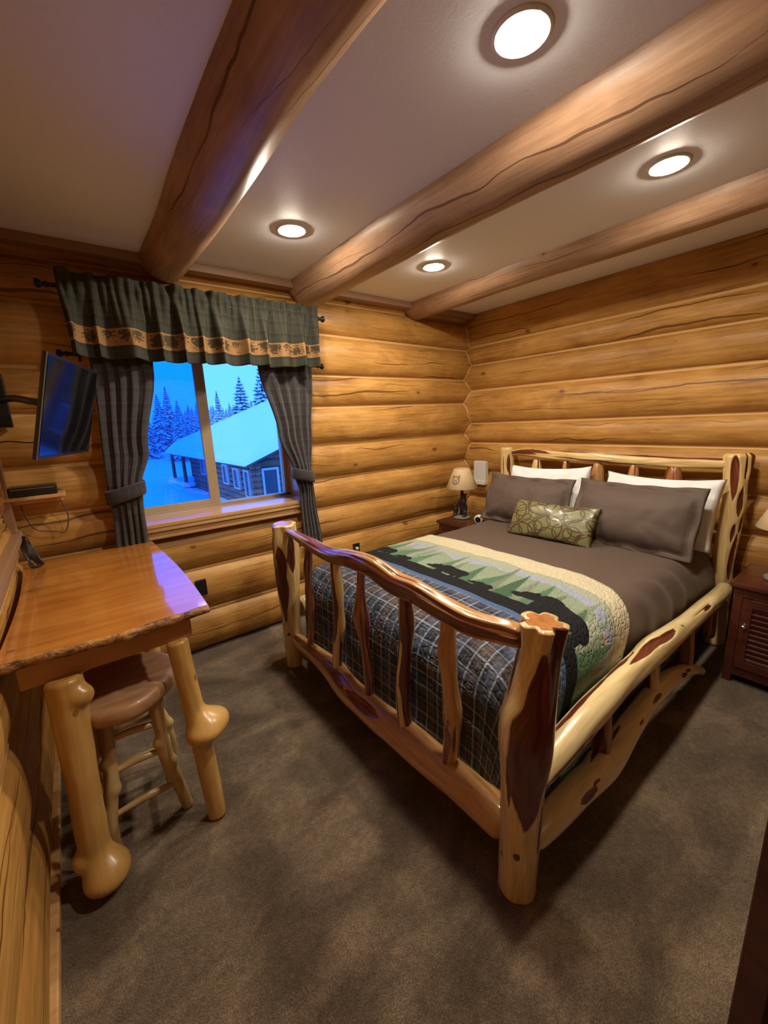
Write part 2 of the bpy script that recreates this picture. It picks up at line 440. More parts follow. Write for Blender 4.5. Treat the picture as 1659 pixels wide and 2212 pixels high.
def m_quilt():
    k = NT('printed_quilt'); uv = k.uv(); col = k.attr('paint').outputs['Color']
    v = k.n('TexVoronoi', {'Vector': k.mapv(uv, (38, 38, 1)), 'Scale': 1.0}, feature='DISTANCE_TO_EDGE').outputs['Distance']
    st = k.n('TexWave', {'Vector': uv, 'Scale': 9.0, 'Distortion': 9.0, 'Detail': 2.0, 'Detail Scale': 2.0}).outputs[1]
    hh = k.math('ADD', k.math('MINIMUM', k.math('MULTIPLY', v, 5.0), 1.0), k.math('MULTIPLY', st, .5))
    k.bump(hh, .55, .008)
    f = k.noise(uv, 400, 2)
    col = k.mix(k.math('MULTIPLY', f, .3), col, (0, 0, 0))
    return k.done(col, .85, spec=.2)
M['quilt'] = m_quilt()
def m_shade():
    k = NT('parchment_shade'); o = k.obj()
    c = k.mix(k.noise(o, 12, 3), (.56, .40, .22), (.66, .50, .30))
    return k.done(c, .7)
M['shade'] = m_shade()
M['shade_print'] = plain('shade_print', (.17, .13, .09), .8)
def m_glass(name, tint):
    k = NT(name)
    gl = k.n('BsdfGlossy', {'Color': (1, 1, 1, 1), 'Roughness': .01}); tr = k.n('BsdfTransparent', {'Color': (*tint, 1)})
    fr = k.n('Fresnel', {'IOR': 1.45}); ms = k.n('MixShader', {0: fr.outputs[0], 1: tr.outputs[0], 2: gl.outputs[0]})
    k.t.links.new(ms.outputs[0], k.t.nodes['Material Output'].inputs[0]); return k.m
M['glass'] = m_glass('window_glass', (.97, .98, 1.0))
M['screen_mesh'] = m_glass('insect_screen', (.17, .68, .97))  # blue tint added to deepen the light seen through the left pane
def m_emit(name, col, s):
    k = NT(name); e = k.n('Emission', {'Color': (*col, 1), 'Strength': s})
    k.t.links.new(e.outputs[0], k.t.nodes['Material Output'].inputs[0]); return k.m
M['diffuser'] = m_emit('light_diffuser', LAMP_COL, LAMP)
M['white_paint'] = plain('white_enamel', (.7, .7, .68), .4, var=.02)
def m_snowy(name, col, thr=.35, wdt=.25, snow=(.85, .88, .92)):
    k = NT(name); g = k.n('NewGeometry'); z = k.n('SeparateXYZ', {0: g.outputs['Normal']}).outputs[2]
    nn = k.noise(k.obj(), 3.0, 4, .7)
    f = k.n('MapRange', {0: k.math('ADD', z, k.math('MULTIPLY', k.math('SUBTRACT', nn, .5), 1.2)), 1: thr, 2: thr+wdt}).outputs[0]
    return k.done(k.mix(f, col, snow), .9)
M['snow'] = plain('snow', (.92, .94, .96), .9, var=.04, scale=3)
M['spruce'] = m_snowy('snowy_spruce', (.05, .09, .11), .15, .25, (.8, .85, .9))  # foliage colour lightened and blued to stand in for haze
M['bark'] = plain('spruce_bark', (.05, .04, .035), .9)
M['ext_log'] = m_logwall('outside_log', (.10, .05, .035), (.2, .11, .08), (.3, .18, .12), .8, (.3, .22, .15))
M['ext_dark'] = plain('dark_fascia', (.04, .05, .06), .6)
M['ext_trim'] = plain('outside_trim', (.4, .45, .5), .7)
M['ext_glass'] = plain('outside_window', (.03, .04, .06), .1)

# ---------------------------------------------------------------- room shell
XL, XR, YB, YF, CZ = -.30, 3.42, 2.96, -1.25, 2.52
WX0, WX1, WZ0, WZ1 = .22, 1.42, .985, 2.12

def groove_z(G, i, u, seed):
    z = G[i][0]+(G[i][1]-G[i][0])*u
    return z+.010*mn.noise(Vector((u*1.3, i*3.7, seed)))
def bulge(G, u, z, seed, amp):
    """how far the log face stands in front of the groove plane"""
    zs = [groove_z(G, i, u, seed) for i in range(len(G))]
    for i in range(len(G)-1):
        if zs[i] <= z <= zs[i+1]:
            t = (z-zs[i])/(zs[i+1]-zs[i]); h = zs[i+1]-zs[i]
            a = amp*min(1, .45+h/.3*.55)
            return a*(max(0, 1-abs(2*t-1)**2.6))**.62, i, t
    return 0, 0, .5
def log_wall(name, org, ud, nd, ulen, G, seed, amp=.085, opening=None, mat='log_wall', ext=()):
    ud, nd, org = Vector(ud), Vector(nd), Vector(org)
    nu = int(ulen/.05); T = [0, .02, .045, .07, .11, .17, .25, .35, .45, .55, .65, .75, .83, .89, .93, .955, .98]
    bm = bmesh.new(); uvl = bm.loops.layers.uv.new('UVMap')
    li = bm.verts.layers.float.new('lid'); bd = bm.verts.layers.float.new('bead')
    cols = []; UV = {}
    for a in range(nu+1):
        u = ulen*a/nu; s = u/ulen; colv = []
        for i in range(len(G)-1):
            z0 = groove_z(G, i, s, seed); z1 = groove_z(G, i+1, s, seed)
            for t in T:
                z = lerp(z0, z1, t); h = z1-z0
                A = amp*min(1, .45+h/.3*.55)
                b = A*(max(0, 1-abs(2*t-1)**2.6))**.62
                b += .006*mn.noise(Vector((u*1.5, z*3+i*9, seed)))*(1 if .1 < t < .9 else 0)
                isb = (t <= .021 or t >= .979) and i > 0 if t <= .5 else (t >= .979)
                if t == 0 and i > 0: b = .022
                if t == .02 and i > 0: b = .018
                if t == .98: b = .018
                v = bm.verts.new(org+ud*u+nd*b+Vector((0, 0, z)))
                v[li] = (i+1)*1.618+seed; v[bd] = 1.0 if (t in (0, .02, .98) and not (i == 0 and t < .5)) else 0.0
                UV[v] = (u+i*3.3, z); colv.append(v)
        v = bm.verts.new(org+ud*u+Vector((0, 0, groove_z(G, len(G)-1, s, seed)))); v[li] = (len(G)-1)*1.618+seed
        UV[v] = (u, 2.6); colv.append(v)
        cols.append(colv)
    for a in range(nu):
        for j in range(len(cols[0])-1):
            f = bm.faces.new((cols[a][j], cols[a+1][j], cols[a+1][j+1], cols[a][j+1])); f.smooth = True
            for lp in f.loops:
                q = UV[lp.vert]; lp[uvl].uv = (q[0], q[1])
    # correct log id bleed at the groove is hidden by the bead
    if opening:
        x0, x1, z0, z1 = opening
        for co, no in ((org+ud*x0, ud), (org+ud*x1, ud), (Vector((0, 0, z0)), Vector((0, 0, 1))), (Vector((0, 0, z1)), Vector((0, 0, 1)))):
            bmesh.ops.bisect_plane(bm, geom=bm.verts[:]+bm.edges[:]+bm.faces[:], plane_co=co, plane_no=no)
        kill = []
        for f in bm.faces:
            c = f.calc_center_median(); u = (c-org).dot(ud)
            if x0 < u < x1 and z0 < c.z < z1: kill.append(f)
        bmesh.ops.delete(bm, geom=kill, context='FACES')
    # solid backing so that the wall has real thickness
    def back(u0, u1, z0, z1):
        p = org+ud*u0-nd*.20+Vector((0, 0, z0)); q = org+ud*u1-nd*.012+Vector((0, 0, z1))
        add_box(bm, [min(p[i], q[i]) for i in range(3)], [max(p[i], q[i]) for i in range(3)])
    ztop = max(G[-1])
    if opening:
        back(0, x0, 0, ztop); back(x1, ulen, 0, ztop); back(x0, x1, 0, z0); back(x0, x1, z1, ztop)
    else: back(0, ulen, 0, ztop)
    me = bpy.data.meshes.new(name); bm.normal_update(); bm.to_mesh(me); bm.free()
    o = link(name, me, M[mat]); return tag(o, kind='structure')

# groove heights at both ends of each wall
GW = [(0, 0), (.30, .32), (.61, .60), (.665+.21, .86), (1.12, 1.11), (1.385, 1.38), (1.665, 1.69), (1.905, 1.92), (2.24, 2.20), (2.45, 2.46), (2.56, 2.56)]
GH = [(0, 0), (.18, .18), (.44, .45), (.74, .72), (.98, 1.0), (1.283, 1.283), (1.498, 1.483), (1.795, 1.808), (2.03, 2.06), (2.24, 2.30-.07), (2.60, 2.57)]
GL = [(0, 0), (.31, .29), (.6, .58), (.86, .9), (1.18, 1.15), (1.46, 1.48), (1.75, 1.78), (2.08, 2.04), (2.36, 2.38), (2.6, 2.6)]
log_wall('wall_back', (XL-.1, YB, 0), (1, 0, 0), (0, -1, 0), XR-XL+.2, GW, 3.0, opening=(WX0-(XL-.1), WX1-(XL-.1), WZ0-.03, WZ1))
log_wall('wall_right', (XR, YF, 0), (0, 1, 0), (-1, 0, 0), YB-YF+.1, GH, 8.0)
log_wall('wall_left', (XL-.02, YF, 0), (0, 1, 0), (1, 0, 0), YB-YF+.1, GL, 15.0, amp=.045)
log_wall('wall_front', (XL-.1, YF, 0), (1, 0, 0), (0, 1, 0), XR-XL+.2, GL, 21.0)
tag(box_obj('floor', (XL-.2, YF-.2, -.1), (XR+.2, YB+.2, 0), M['carpet'], bev=0), kind='structure')
tag(box_obj('ceiling', (XL-.2, YF-.2, CZ), (XR+.2, YB+.2, CZ+.12), M['ceiling'], bev=0), kind='structure')

# bead of caulk that zigzags down the corner where both walls meet
def corner_bead():
    pts = []
    for i in range(120):
        z = .01+2.49*i/119
        bw = bulge(GW, (XR-.1-XL+.1)/(XR-XL+.2), z, 3.0, .085)[0]
        bh = bulge(GH, (YB-.08-YF)/(YB-YF+.1), z, 8.0, .085)[0]
        pts.append((XR-bh-.002, YB-bw-.002, z))
    bm = bmesh.new(); add_tube(bm, pts, .0085, 8, 200)
    o = obj('trim_1', bm, M['trim']); tag(o, kind='structure')
corner_bead()
# crown strip between window wall and ceiling
bm = bmesh.new(); add_box(bm, (XL, 2.80, CZ-.045), (XR-.08, 2.88, CZ+.001), .006)
tag(obj('trim_2', bm, M['beam'], smooth=False), kind='structure')
# pale baseboard along the left wall
tag(box_obj('baseboard_left', (XL, YF, 0), (XL+.035, YB-.06, .035), M['trim'], bev=.006), kind='structure')

# casing of an opening on the left wall
bm = bmesh.new()
add_box(bm, (XL+.0, 1.0, 1.035), (XL+.055, 2.80, 1.075), .006)
add_box(bm, (XL+.0, 2.735, 1.075), (XL+.04, 2.80, 1.98), .004)
add_box(bm, (XL+.0, 1.0, 1.94), (XL+.04, 2.80, 2.0), .004)
add_box(bm, (XL+.0, 1.0, .96), (XL+.03, 2.80, 1.035), .004)
tag(obj('trim_3', bm, M['beam'], smooth=False), kind='structure')

# ---------------------------------------------------------------- window
def window():
    bm = bmesh.new(); F = 3.15
    for lo, hi in (((WX0-.04, 2.86, WZ0-.03), (WX0, 3.22, WZ1+.03)), ((WX1, 2.86, WZ0-.03), (WX1+.04, 3.22, WZ1+.03)), ((WX0-.04, 2.86, WZ1), (WX1+.04, 3.22, WZ1+.04))):
        add_box(bm, lo, hi, .003)
    root = obj('window_1', bm, M['trim'], smooth=False); tag(root, kind='structure')
    # outer frame
    bm = bmesh.new()
    add_box(bm, (WX0, 3.135, WZ0), (WX0+.035, 3.20, WZ1), .003); add_box(bm, (WX1-.035, 3.135, WZ0), (WX1, 3.20, WZ1), .003)
    add_box(bm, (WX0, 3.135, WZ0), (WX1, 3.20, WZ0+.022), .003); add_box(bm, (WX0, 3.135, WZ1-.04), (WX1, 3.20, WZ1), .003)
    add_box(bm, (.825, 3.145, WZ0+.02), (.862, 3.20, WZ1-.03), .003)
    obj('window_frame', bm, M['win_frame'], root, smooth=False)
    bm = bmesh.new()                                   # sliding sash on the left
    for lo, hi in (((WX0+.035, 3.14, WZ0+.022), (.83, 3.165, WZ0+.06)), ((WX0+.035, 3.14, WZ1-.08), (.83, 3.165, WZ1-.04)),
                   ((WX0+.035, 3.14, WZ0+.022), (WX0+.07, 3.165, WZ1-.04)), ((.79, 3.138, WZ0+.022), (.83, 3.165, WZ1-.04))): add_box(bm, lo, hi, .003)
    obj('sliding_sash', bm, M['win_frame'], root, smooth=False)
    box_obj('glass_pane', (WX0+.06, 3.150, WZ0+.05), (.80, 3.154, WZ1-.07), M['glass'], root, 0)
    box_obj('glass_pane', (.855, 3.165, WZ0+.015), (WX1-.03, 3.169, WZ1-.03), M['glass'], root, 0)
    box_obj('insect_screen', (WX0+.04, 3.185, WZ0+.02), (.83, 3.187, WZ1-.04), M['screen_mesh'], root, 0)
    # sill board and moulded apron
    box_obj('window_sill', (WX0-.05, 2.83, WZ0-.028), (WX1+.05, 3.14, WZ0), M['trim'], root, .006)
    bm = bmesh.new()
    add_box(bm, (WX0-.03, 2.835, WZ0-.055), (WX1+.02, 2.90, WZ0-.028), .006)
    add_box(bm, (WX0-.02, 2.85, WZ0-.105), (WX1+.01, 2.92, WZ0-.055), .008)
    obj('apron_moulding', bm, M['trim'], root, smooth=False)
window()

# ---------------------------------------------------------------- ceiling beams
def beam(cx, r, seed, label):
    P = [(cx+.012*math.sin(seed+i*1.3), lerp(2.93, YF+.02, i/7), 2.535+.006*math.sin(i*2+seed)) for i in range(8)]
    bm = bmesh.new(); uvl = bm.loops.layers.uv.new('UVMap'); li = bm.verts.layers.float.new('lid')
    n = 90; ns = 40; rings = []; UV = {}
    PP = [Vector(p) for p in P]
    for i in range(n+1):
        c = catmull(PP, i/n); ring = []
        for j in range(ns):
            th = 2*PI*j/ns; y = i/n*4.2
            rr = r*(1+.05*fbm(Vector((math.cos(th)*1.2, y*1.1, math.sin(th)*1.2+seed)), 3))
            if math.sin(th) < 0: rr *= 1-.04*math.sin(th)**2
            e = (2.93-c.y)
            if e < .05: rr *= .8+.2*math.sqrt(max(e, 0)/.05)
            v = bm.verts.new((c.x+rr*math.cos(th), c.y, c.z+rr*math.sin(th))); v[li] = seed*2.1
            UV[v] = (y, th*r); ring.append(v)
        rings.append(ring)
    for a, b in zip(rings[:-1], rings[1:]):
        for j in range(ns):
            k2 = (j+1) % ns; f = bm.faces.new((a[j], b[j], b[k2], a[k2]))
            for lp in f.loops:
                q = UV[lp.vert]; lp[uvl].uv = (q[0]+seed, q[1]+(2*PI*r if k2 == 0 and lp.vert in (a[k2], b[k2]) else 0))
    bm.faces.new(list(reversed(rings[0]))); bm.faces.new(rings[-1])
    o = obj('ceiling_beam', bm, M['beam']); tag(o, label, 'beam', 'round log beams across the ceiling')
beam(.63, .135, 1.0, 'thick round log beam above the window, nearest the left wall')
beam(1.575, .160, 2.3, 'middle log beam, thickest one, running between the two rows of ceiling lights')
beam(2.655, .125, 3.9, 'slimmest log beam, closest to the headboard wall')

def ceiling_light(x, y, label, src=None):
    if src is None:
        t = empty('ceiling_light', (x, y, CZ))
        bm = bmesh.new(); add_lathe(bm, [(.0602, -.004), (.067, -.0078), (.072, -.0074), (.080, 0.0), (.0602, .0)], 40, cap=False)
        obj('trim_ring', bm, M['white_paint'], t)
        bm = bmesh.new(); add_lathe(bm, [(.0005, -.0145), (.030, -.0142), (.045, -.0132), (.055, -.011), (.0595, -.0065), (.060, -.003)], 40, cap=False)
        obj('diffuser', bm, M['diffuser'], t)
    else:
        t = copy_tree(src); t.location = (x, y, CZ)
    tag(t, label, 'light', 'round recessed lights in the ceiling'); return t
l0 = ceiling_light(1.12, .785, 'biggest glowing round ceiling light, top of the picture')
ceiling_light(1.10, 2.11, 'small round ceiling light nearest the window valance', l0)
ceiling_light(2.14, .785, 'round ceiling light at the far right between two beams', l0)
ceiling_light(2.10, 2.10, 'smallest round ceiling light, deep in the corner bay', l0)

# ---------------------------------------------------------------- curtains
def pw(z, tab):
    for (z0, v0), (z1, v1) in zip(tab[:-1], tab[1:]):
        if z0 >= z >= z1: return lerp(v0, v1, sstep(0, 1, (z0-z)/(z0-z1)))
    return tab[0][1] if z > tab[0][0] else tab[-1][1]
def curtain(label, L, Rr, ztop, zbot, folds, y0, seed, tie_z, width=.75):
    t = empty('curtain', (0, 0, 0)); tag(t, label, 'curtain', 'plaid curtain panels tied back beside the window')
    nu, nv = folds*10, 70
    def fn(i, j):
        s = i/nu; z = lerp(ztop, zbot, j/nv); a = pw(z, L); b = pw(z, Rr)
        w_ = b-a; squeeze = sstep(.30, .0, abs(z-tie_z))
        amp = lerp(.012, .008, squeeze)*(1+.6*mn.noise(Vector((s*4, seed, z))))
        ph = 2*PI*folds*s+2.2*mn.noise(Vector((s*2.5, z*.6, seed)))
        cr = .030*math.sin(PI*s)*squeeze
        return (a+w_*s+.004*math.sin(ph*2+1), y0-amp*math.sin(ph)-.006*mn.noise(Vector((s*9, z*5, seed)))-cr, z)
    grid_mesh('panel', nu, nv, fn, M['curtain'], t, lambda i, j: (i/nu*width, lerp(ztop, zbot, j/nv)), .003)
    bm = bmesh.new(); n = 32; xa, xb = pw(tie_z, L)-.012, pw(tie_z, Rr)+.012
    out = []
    for k_, dz in enumerate((-.042, -.03, 0, .03, .042)):
        ring = []
        for i in range(n):
            th = 2*PI*i/n; rx = (xb-xa)/2; dd = .0 if abs(dz) > .04 else .006
            ring.append(bm.verts.new(((xa+xb)/2+(rx+dd)*math.cos(th), y0-.012+(.055+dd)*math.sin(th), tie_z+dz+.022*math.cos(th)*(1 if xa < .8 else -1))))
        out.append(ring)
    for a, b in zip(out[:-1], out[1:]):
        for i in range(n): bm.faces.new((a[i], a[(i+1) % n], b[(i+1) % n], b[i]))
    uvl = bm.loops.layers.uv.new('UVMap')
    for f in bm.faces:
        for lp in f.loops: lp[uvl].uv = (lp.vert.co.x+lp.vert.co.y, lp.vert.co.z)
    o = obj('tie_band', bm, M['curtain'], t); s_ = o.modifiers.new('thickness', 'SOLIDIFY'); s_.thickness = .003
curtain('dark plaid curtain panel left of the window, tied back beside the television',
        [(2.2, .17), (1.9, .185), (1.25, .155), (1.1, .155), (.6, .12)], [(2.2, .53), (1.9, .49), (1.45, .40), (1.22, .33), (1.05, .32), (.6, .31)], 2.12, .74, 5, 2.795, 1.0, 1.21)
curtain('dark plaid curtain panel right of the window, behind the far foot post',
        [(2.2, 1.06), (1.95, 1.115), (1.5, 1.215), (1.2, 1.31), (1.05, 1.34), (.6, 1.34)], [(2.2, 1.53), (1.9, 1.52), (1.5, 1.48), (1.2, 1.45), (1.05, 1.46), (.6, 1.50)], 2.12, .60, 5, 2.795, 5.0, 1.18)
def rod(z, y, x0, x1, label):
    t = empty('curtain_rod', (0, 0, 0)); tag(t, label, 'curtain rod')
    tube('pole', [(x0, y, z), ((x0+x1)/2, y, z), (x1, y, z)], .010, M['black_metal'], t, 12)
    for s, x in ((-1, x0), (1, x1)):
        bm = bmesh.new(); add_lathe(bm, [(.001, 0), (.014, .001), (.014, .012), (.009, .015), (.009, .022), (.018, .03), (.022, .042), (.016, .05), (.001, .052)], 20, cap=False)
        for v in bm.verts: v.co = Vector((v.co.z*s, v.co.x, v.co.y))
        o = obj('finial', bm, M['black_metal'], t); o.location = (x, y, z)
    for x in (x0+.05, x1-.03):
        tube('bracket', [(x, y, z), (x, y+.08, z-.01), (x, 2.885, z-.02)], .007, M['black_metal'], t, 8)
rod(2.272, 2.715, .07, 1.56, 'black upper curtain rod through the gathered valance')
rod(1.965, 2.80, .10, 1.575, 'black lower curtain rod under the valance hem')
def valance():
    t = empty('window_valance', (0, 0, 0)); tag(t, 'gathered plaid window valance with a tan leaf border along its hem', 'valance')
    x0, x1 = .105, 1.555; nu, nv = 300, 44
    def zz(s, j):
        x = x0+(x1-x0)*s
        top = 2.345+.012*mn.noise(Vector((s*22, 0, 3)))
        bot = 1.945-.012*math.sin(PI*s)+.010*mn.noise(Vector((s*7, 2, 0)))
        return lerp(top, bot, j/nv)
    def fn(i, j):
        s = i/nu; z = zz(s, j); x = x0+(x1-x0)*s
        pinch = math.exp(-((z-2.272)/.028)**2)
        ph = 2*PI*(11.5*s+.42*mn.noise(Vector((s*5, 1.0, 0))))
        big = math.sin(ph)+.45*math.sin(ph*.5+1.3)+.25*math.sin(ph*1.7)
        amp = .036*sstep(2.30, 2.02, z)+.014
        if z > 2.29: amp = .010+.022*sstep(2.29, 2.34, z)
        fine = .008*math.sin(2*PI*34*s+3*mn.noise(Vector((s*12, 0, 0))))*sstep(2.05, 2.27, z)
        yy = 2.70-amp*(big*.7+.5*mn.noise(Vector((s*13, z*1.5, 9))))*(1-.7*pinch)-fine-.02*pinch*0
        crease = .018*max(0, mn.noise(Vector((s*16, z*2.5, 4))))*sstep(2.3, 2.1, z)
        return (x+.012*math.cos(ph)*(1-pinch)*sstep(2.3, 2.0, z), yy-crease, z)
    grid_mesh('gathered_cloth', nu, nv, fn, M['valance'], t, lambda i, j: (i/nu*1.95, (1-j/nv)*.40), .003)
    tag(t.children[0], 'plaid cloth with tan leaf border')
valance()

# ---------------------------------------------------------------- bed
def bed():
    t = empty('log_bed', (2.1, 1.46, 0)); tag(t, 'handmade juniper log bed with spindled footboard and peeled posts', 'bed')
    inv = Matrix.Translation(t.location).inverted()
    ch = []
    def L(*a, **k_):
        o = log(*a, **k_); ch.append(o); return o
    cam = (-1, -.62, 0)
    # near foot post
    o = L('foot_post', [(.958, .610, 0), (.955, .605, .2), (.955, .600, .40), (.962, .597, .58), (.978, .59, .75), (.992, .585, .88), (.995, .580, .972)],
      [.061, .062, .066, .077, .070, .062, .070], M['juniper'], t, ref=cam, nseg=72, ds=.008, lump=.05, lumpf=(4, 1.0), flute=(.30, 5, .14), seed=2,
      patches=[(.60, .30, .30, .86), (.48, -.62, .10, .16), (.92, .95, .27, .42), (.86, -1.35, .14, .35), (.86, .12, .05, .14), (.62, 2.6, .3, .7), (.30, 1.25, .12, .2), (.20, -.1, .016, .18), (.44, -.15, .02, .22)], knobs=[(.62, -.9, .09, .010)], capround=.05)
    # far foot post
    L('foot_post', [(.967, 2.317, 0), (.972, 2.31, .3), (.975, 2.305, .6), (.98, 2.30, .8), (.975, 2.295, .968)],
      [.052, .060, .074, .082, .078], M['juniper'], t, ref=cam, nseg=56, ds=.01, lump=.05, lumpf=(4, 1.0), flute=(.22, 4, .12), seed=5,
      patches=[(.60, -.02, .24, .62), (.86, -.75, .20, .42), (.40, -.0, .08, .22), (.80, 1.0, .14, .3), (.72, -.55, .05, .2), (.25, .2, .015, .2)], capround=.05)
    # top rail of the footboard
    L('foot_top_rail', [(.965, 2.235, .930), (.965, 2.11, .934), (.968, 1.95, .918), (.97, 1.80, .902), (.97, 1.68, .905), (.97, 1.575, .924), (.97, 1.45, .934), (.965, 1.343, .935), (.97, 1.213, .906), (.965, 1.08, .912), (.965, .94, .897), (.965, .81, .888), (.968, .68, .906), (.97, .63, .910)],
      [.018, .028, .036, .038, .040, .041, .044, .046, .047, .047, .045, .043, .038, .032], M['juniper_brown'], t, ref=(-.6, -.2, 1), nseg=48, ds=.01, lump=.10, lumpf=(3.5, 1.2), heart_noise=(1.6, .06, .9), seed=7, groove=.24)
    bottom = L('foot_bottom_rail', [(.975, 2.27, .205), (.97, 2.147, .215), (.97, 1.97, .222), (.97, 1.79, .220), (.968, 1.62, .196), (.965, 1.40, .192), (.968, 1.19, .192), (.97, 1.0, .188), (.972, .85, .194), (.975, .66, .185)],
      [.038, .044, .050, .060, .073, .074, .074, .075, .073, .070], M['juniper_brown'], t, ref=(-1, 0, .6), nseg=48, ds=.012, lump=.06, lumpf=(2.5, 1.0), heart_noise=(1.1, .22, .8), patches=[(.82, -.2, .14, .35)], seed=12, groove=.14)
    sp = [((.97, 2.06, .24), (.97, 1.965, .90), .026, 'juniper_red', 3, .08), ((.97, 1.735, .26), (.97, 1.675, .90), .034, 'juniper', 8, .18),
          ((.97, 1.462, .25), (.97, 1.47, .905), .034, 'juniper_red', 4, .0), ((.97, 1.19, .24), (.97, 1.165, .87), .037, 'juniper', 6, -.02), ((.97, .925, .24), (.97, .915, .85), .038, 'juniper_brown', 9, .3)]
    for q, (a, b, r, m_, sd, thr) in enumerate(sp):
        A, B = Vector(a), Vector(b); mid = [A.lerp(B, f)+Vector((0, .014*math.sin(f*6+sd), 0)) for f in (0, .2, .4, .6, .8, 1)]
        rr = [r*x for x in ((.78, .80, .95, .82, .92, .72) if q != 2 else (.55, .72, .6, 1.1, .66, .55))]
        L('spindle', mid, rr, M[m_], t, ref=cam, nseg=28, ds=.012, lump=.10, lumpf=(7, 1.0), heart_noise=(1.0, thr, 2.0), seed=sd)
    # near side rails
    L('side_rail', [(1.02, .60, .400), (1.143, .60, .418), (1.39, .598, .458), (1.62, .60, .470), (1.82, .60, .472), (2.0, .603, .468), (2.37, .60, .450), (2.70, .60, .438), (3.02, .60, .428), (3.14, .61, .425)],
      [.040, .050, .054, .050, .052, .058, .047, .045, .044, .042], M['juniper_pale'], t, ref=(-.3, -1, .8), nseg=48, ds=.014, lump=.05, lumpf=(2.4, 1.0), seed=14, groove=.22,
      patches=[(.85, -.75, .16, .40), (1.03, -.55, .14, .32), (.30, -1.5, .30, .30), (.16, .9, .18, .30), (1.62, -.1, .06, .20), (1.52, -.35, .22, .06), (.62, -1.5, .2, .2)])
    L('lower_side_rail', [(.99, .60, .165), (1.10, .59, .178), (1.287, .585, .180), (1.52, .582, .160), (1.73, .582, .212), (1.93, .582, .246), (2.16, .58, .242), (2.40, .58, .185), (2.56, .575, .125), (2.70, .57, .055)],
      [.040, .046, .052, .055, .048, .043, .041, .034, .028, .022], M['juniper_pale'], t, ref=(-.3, -1, .8), nseg=44, ds=.014, lump=.05, lumpf=(3, 1.0), seed=21, capround=1.0, captip=.6,
      patches=[(.30, .25, .06, .30), (.36, -.05, .04, .1), (.95, .0, .05, .22), (.78, .05, .03, .1), (1.30, .2, .05, .3), (1.38, -.1, .05, .22), (.55, -1.2, .16, .2)], knobs=[(.48, -1.0, .05, .02)])
    for x, m_ in ((1.50, 'juniper_red'), (1.98, 'juniper'), (2.45, 'juniper_red'), (2.85, 'juniper_red')):
        L('short_spindle', [(x, .60, .15 if x < 2.6 else .22), (x, .595, .25), (x+.01, .60, .40)], [.036, .034, .028], M[m_], t, ref=cam, nseg=24, ds=.012, lump=.12, lumpf=(8, 1), heart_noise=(1.0, .0, 2.0), seed=x)
    L('side_rail', [(1.05, 2.32, .38), (2.0, 2.33, .40), (3.15, 2.33, .37)], [.07, .075, .06], M['juniper_pale'], t, nseg=28, ds=.03, seed=31)
    # headboard
    L('head_post', [(3.22, .645, 0), (3.225, .645, .35), (3.215, .650, .62), (3.22, .640, .9), (3.225, .645, 1.10), (3.23, .655, 1.265)],
      [.060, .052, .057, .062, .070, .078], M['juniper'], t, ref=cam, nseg=64, ds=.01, lump=.08, lumpf=(4, 1.5), flute=(.12, 6, .5), seed=41, groove=.2,
      patches=[(.62, .45, .17, .30), (.78, .0, .06, .2), (.84, .62, .06, .2), (.98, .15, .10, .24), (1.12, -.55, .14, .34), (1.15, 1.0, .30, .30), (1.05, 1.5, .4, .24), (1.2, .35, .1, .12), (.7, 1.35, .4, .25), (1.18, 1.9, .2, .3)])
    L('head_post', [(3.23, 2.30, 0), (3.23, 2.30, .5), (3.225, 2.30, .9), (3.23, 2.315, 1.265)], [.06, .056, .055, .064], M['juniper'], t, ref=cam, nseg=40, ds=.012, lump=.05, seed=44,
      patches=[(1.12, .35, .09, .3), (1.08, -.6, .12, .1), (.9, .5, .2, .2)])
    L('head_top_rail', [(3.23, 2.26, 1.215), (3.22, 2.1, 1.225), (3.225, 1.85, 1.210), (3.225, 1.5, 1.200), (3.225, 1.1, 1.195), (3.23, .70, 1.198)], [.022, .034, .040, .042, .037, .034],
      M['juniper'], t, ref=(-1, -.3, .6), nseg=40, ds=.014, lump=.12, lumpf=(4, 1.4), seed=47, patches=[(.22, -.05, .16, .3), (.5, -1.3, .5, .3), (1.0, -1.4, .4, .3)], heart_noise=(1.2, .30, 1.2))
    L('head_middle_rail', [(3.24, 2.27, .62), (3.24, 1.5, .60), (3.24, .70, .62)], [.055, .06, .055], M['juniper'], t, nseg=28, ds=.03, seed=49)
    L('head_lower_rail', [(3.24, 2.27, .42), (3.24, 1.5, .42), (3.24, .70, .44)], [.055, .06, .055], M['juniper'], t, nseg=28, ds=.03, seed=50)
    for q, (y, m_, r) in enumerate(((2.00, 'juniper', .040), (1.735, 'juniper_brown', .032), (1.475, 'juniper_brown', .042), (1.22, 'juniper_brown', .034), (.975, 'juniper_red', .048))):
        L('head_spindle', [(3.235, y, .61), (3.23, y-.01, .85), (3.22, y, 1.05), (3.225, y+.004, 1.165)], [r*.9, r, r*1.15, r*.7], M[m_], t, ref=cam, nseg=26, ds=.016, lump=.09, lumpf=(6, 1), heart_noise=(1.0, .12, 1.6), seed=60+q)
    for o in ch: o.matrix_parent_inverse = inv
    return t
bed()

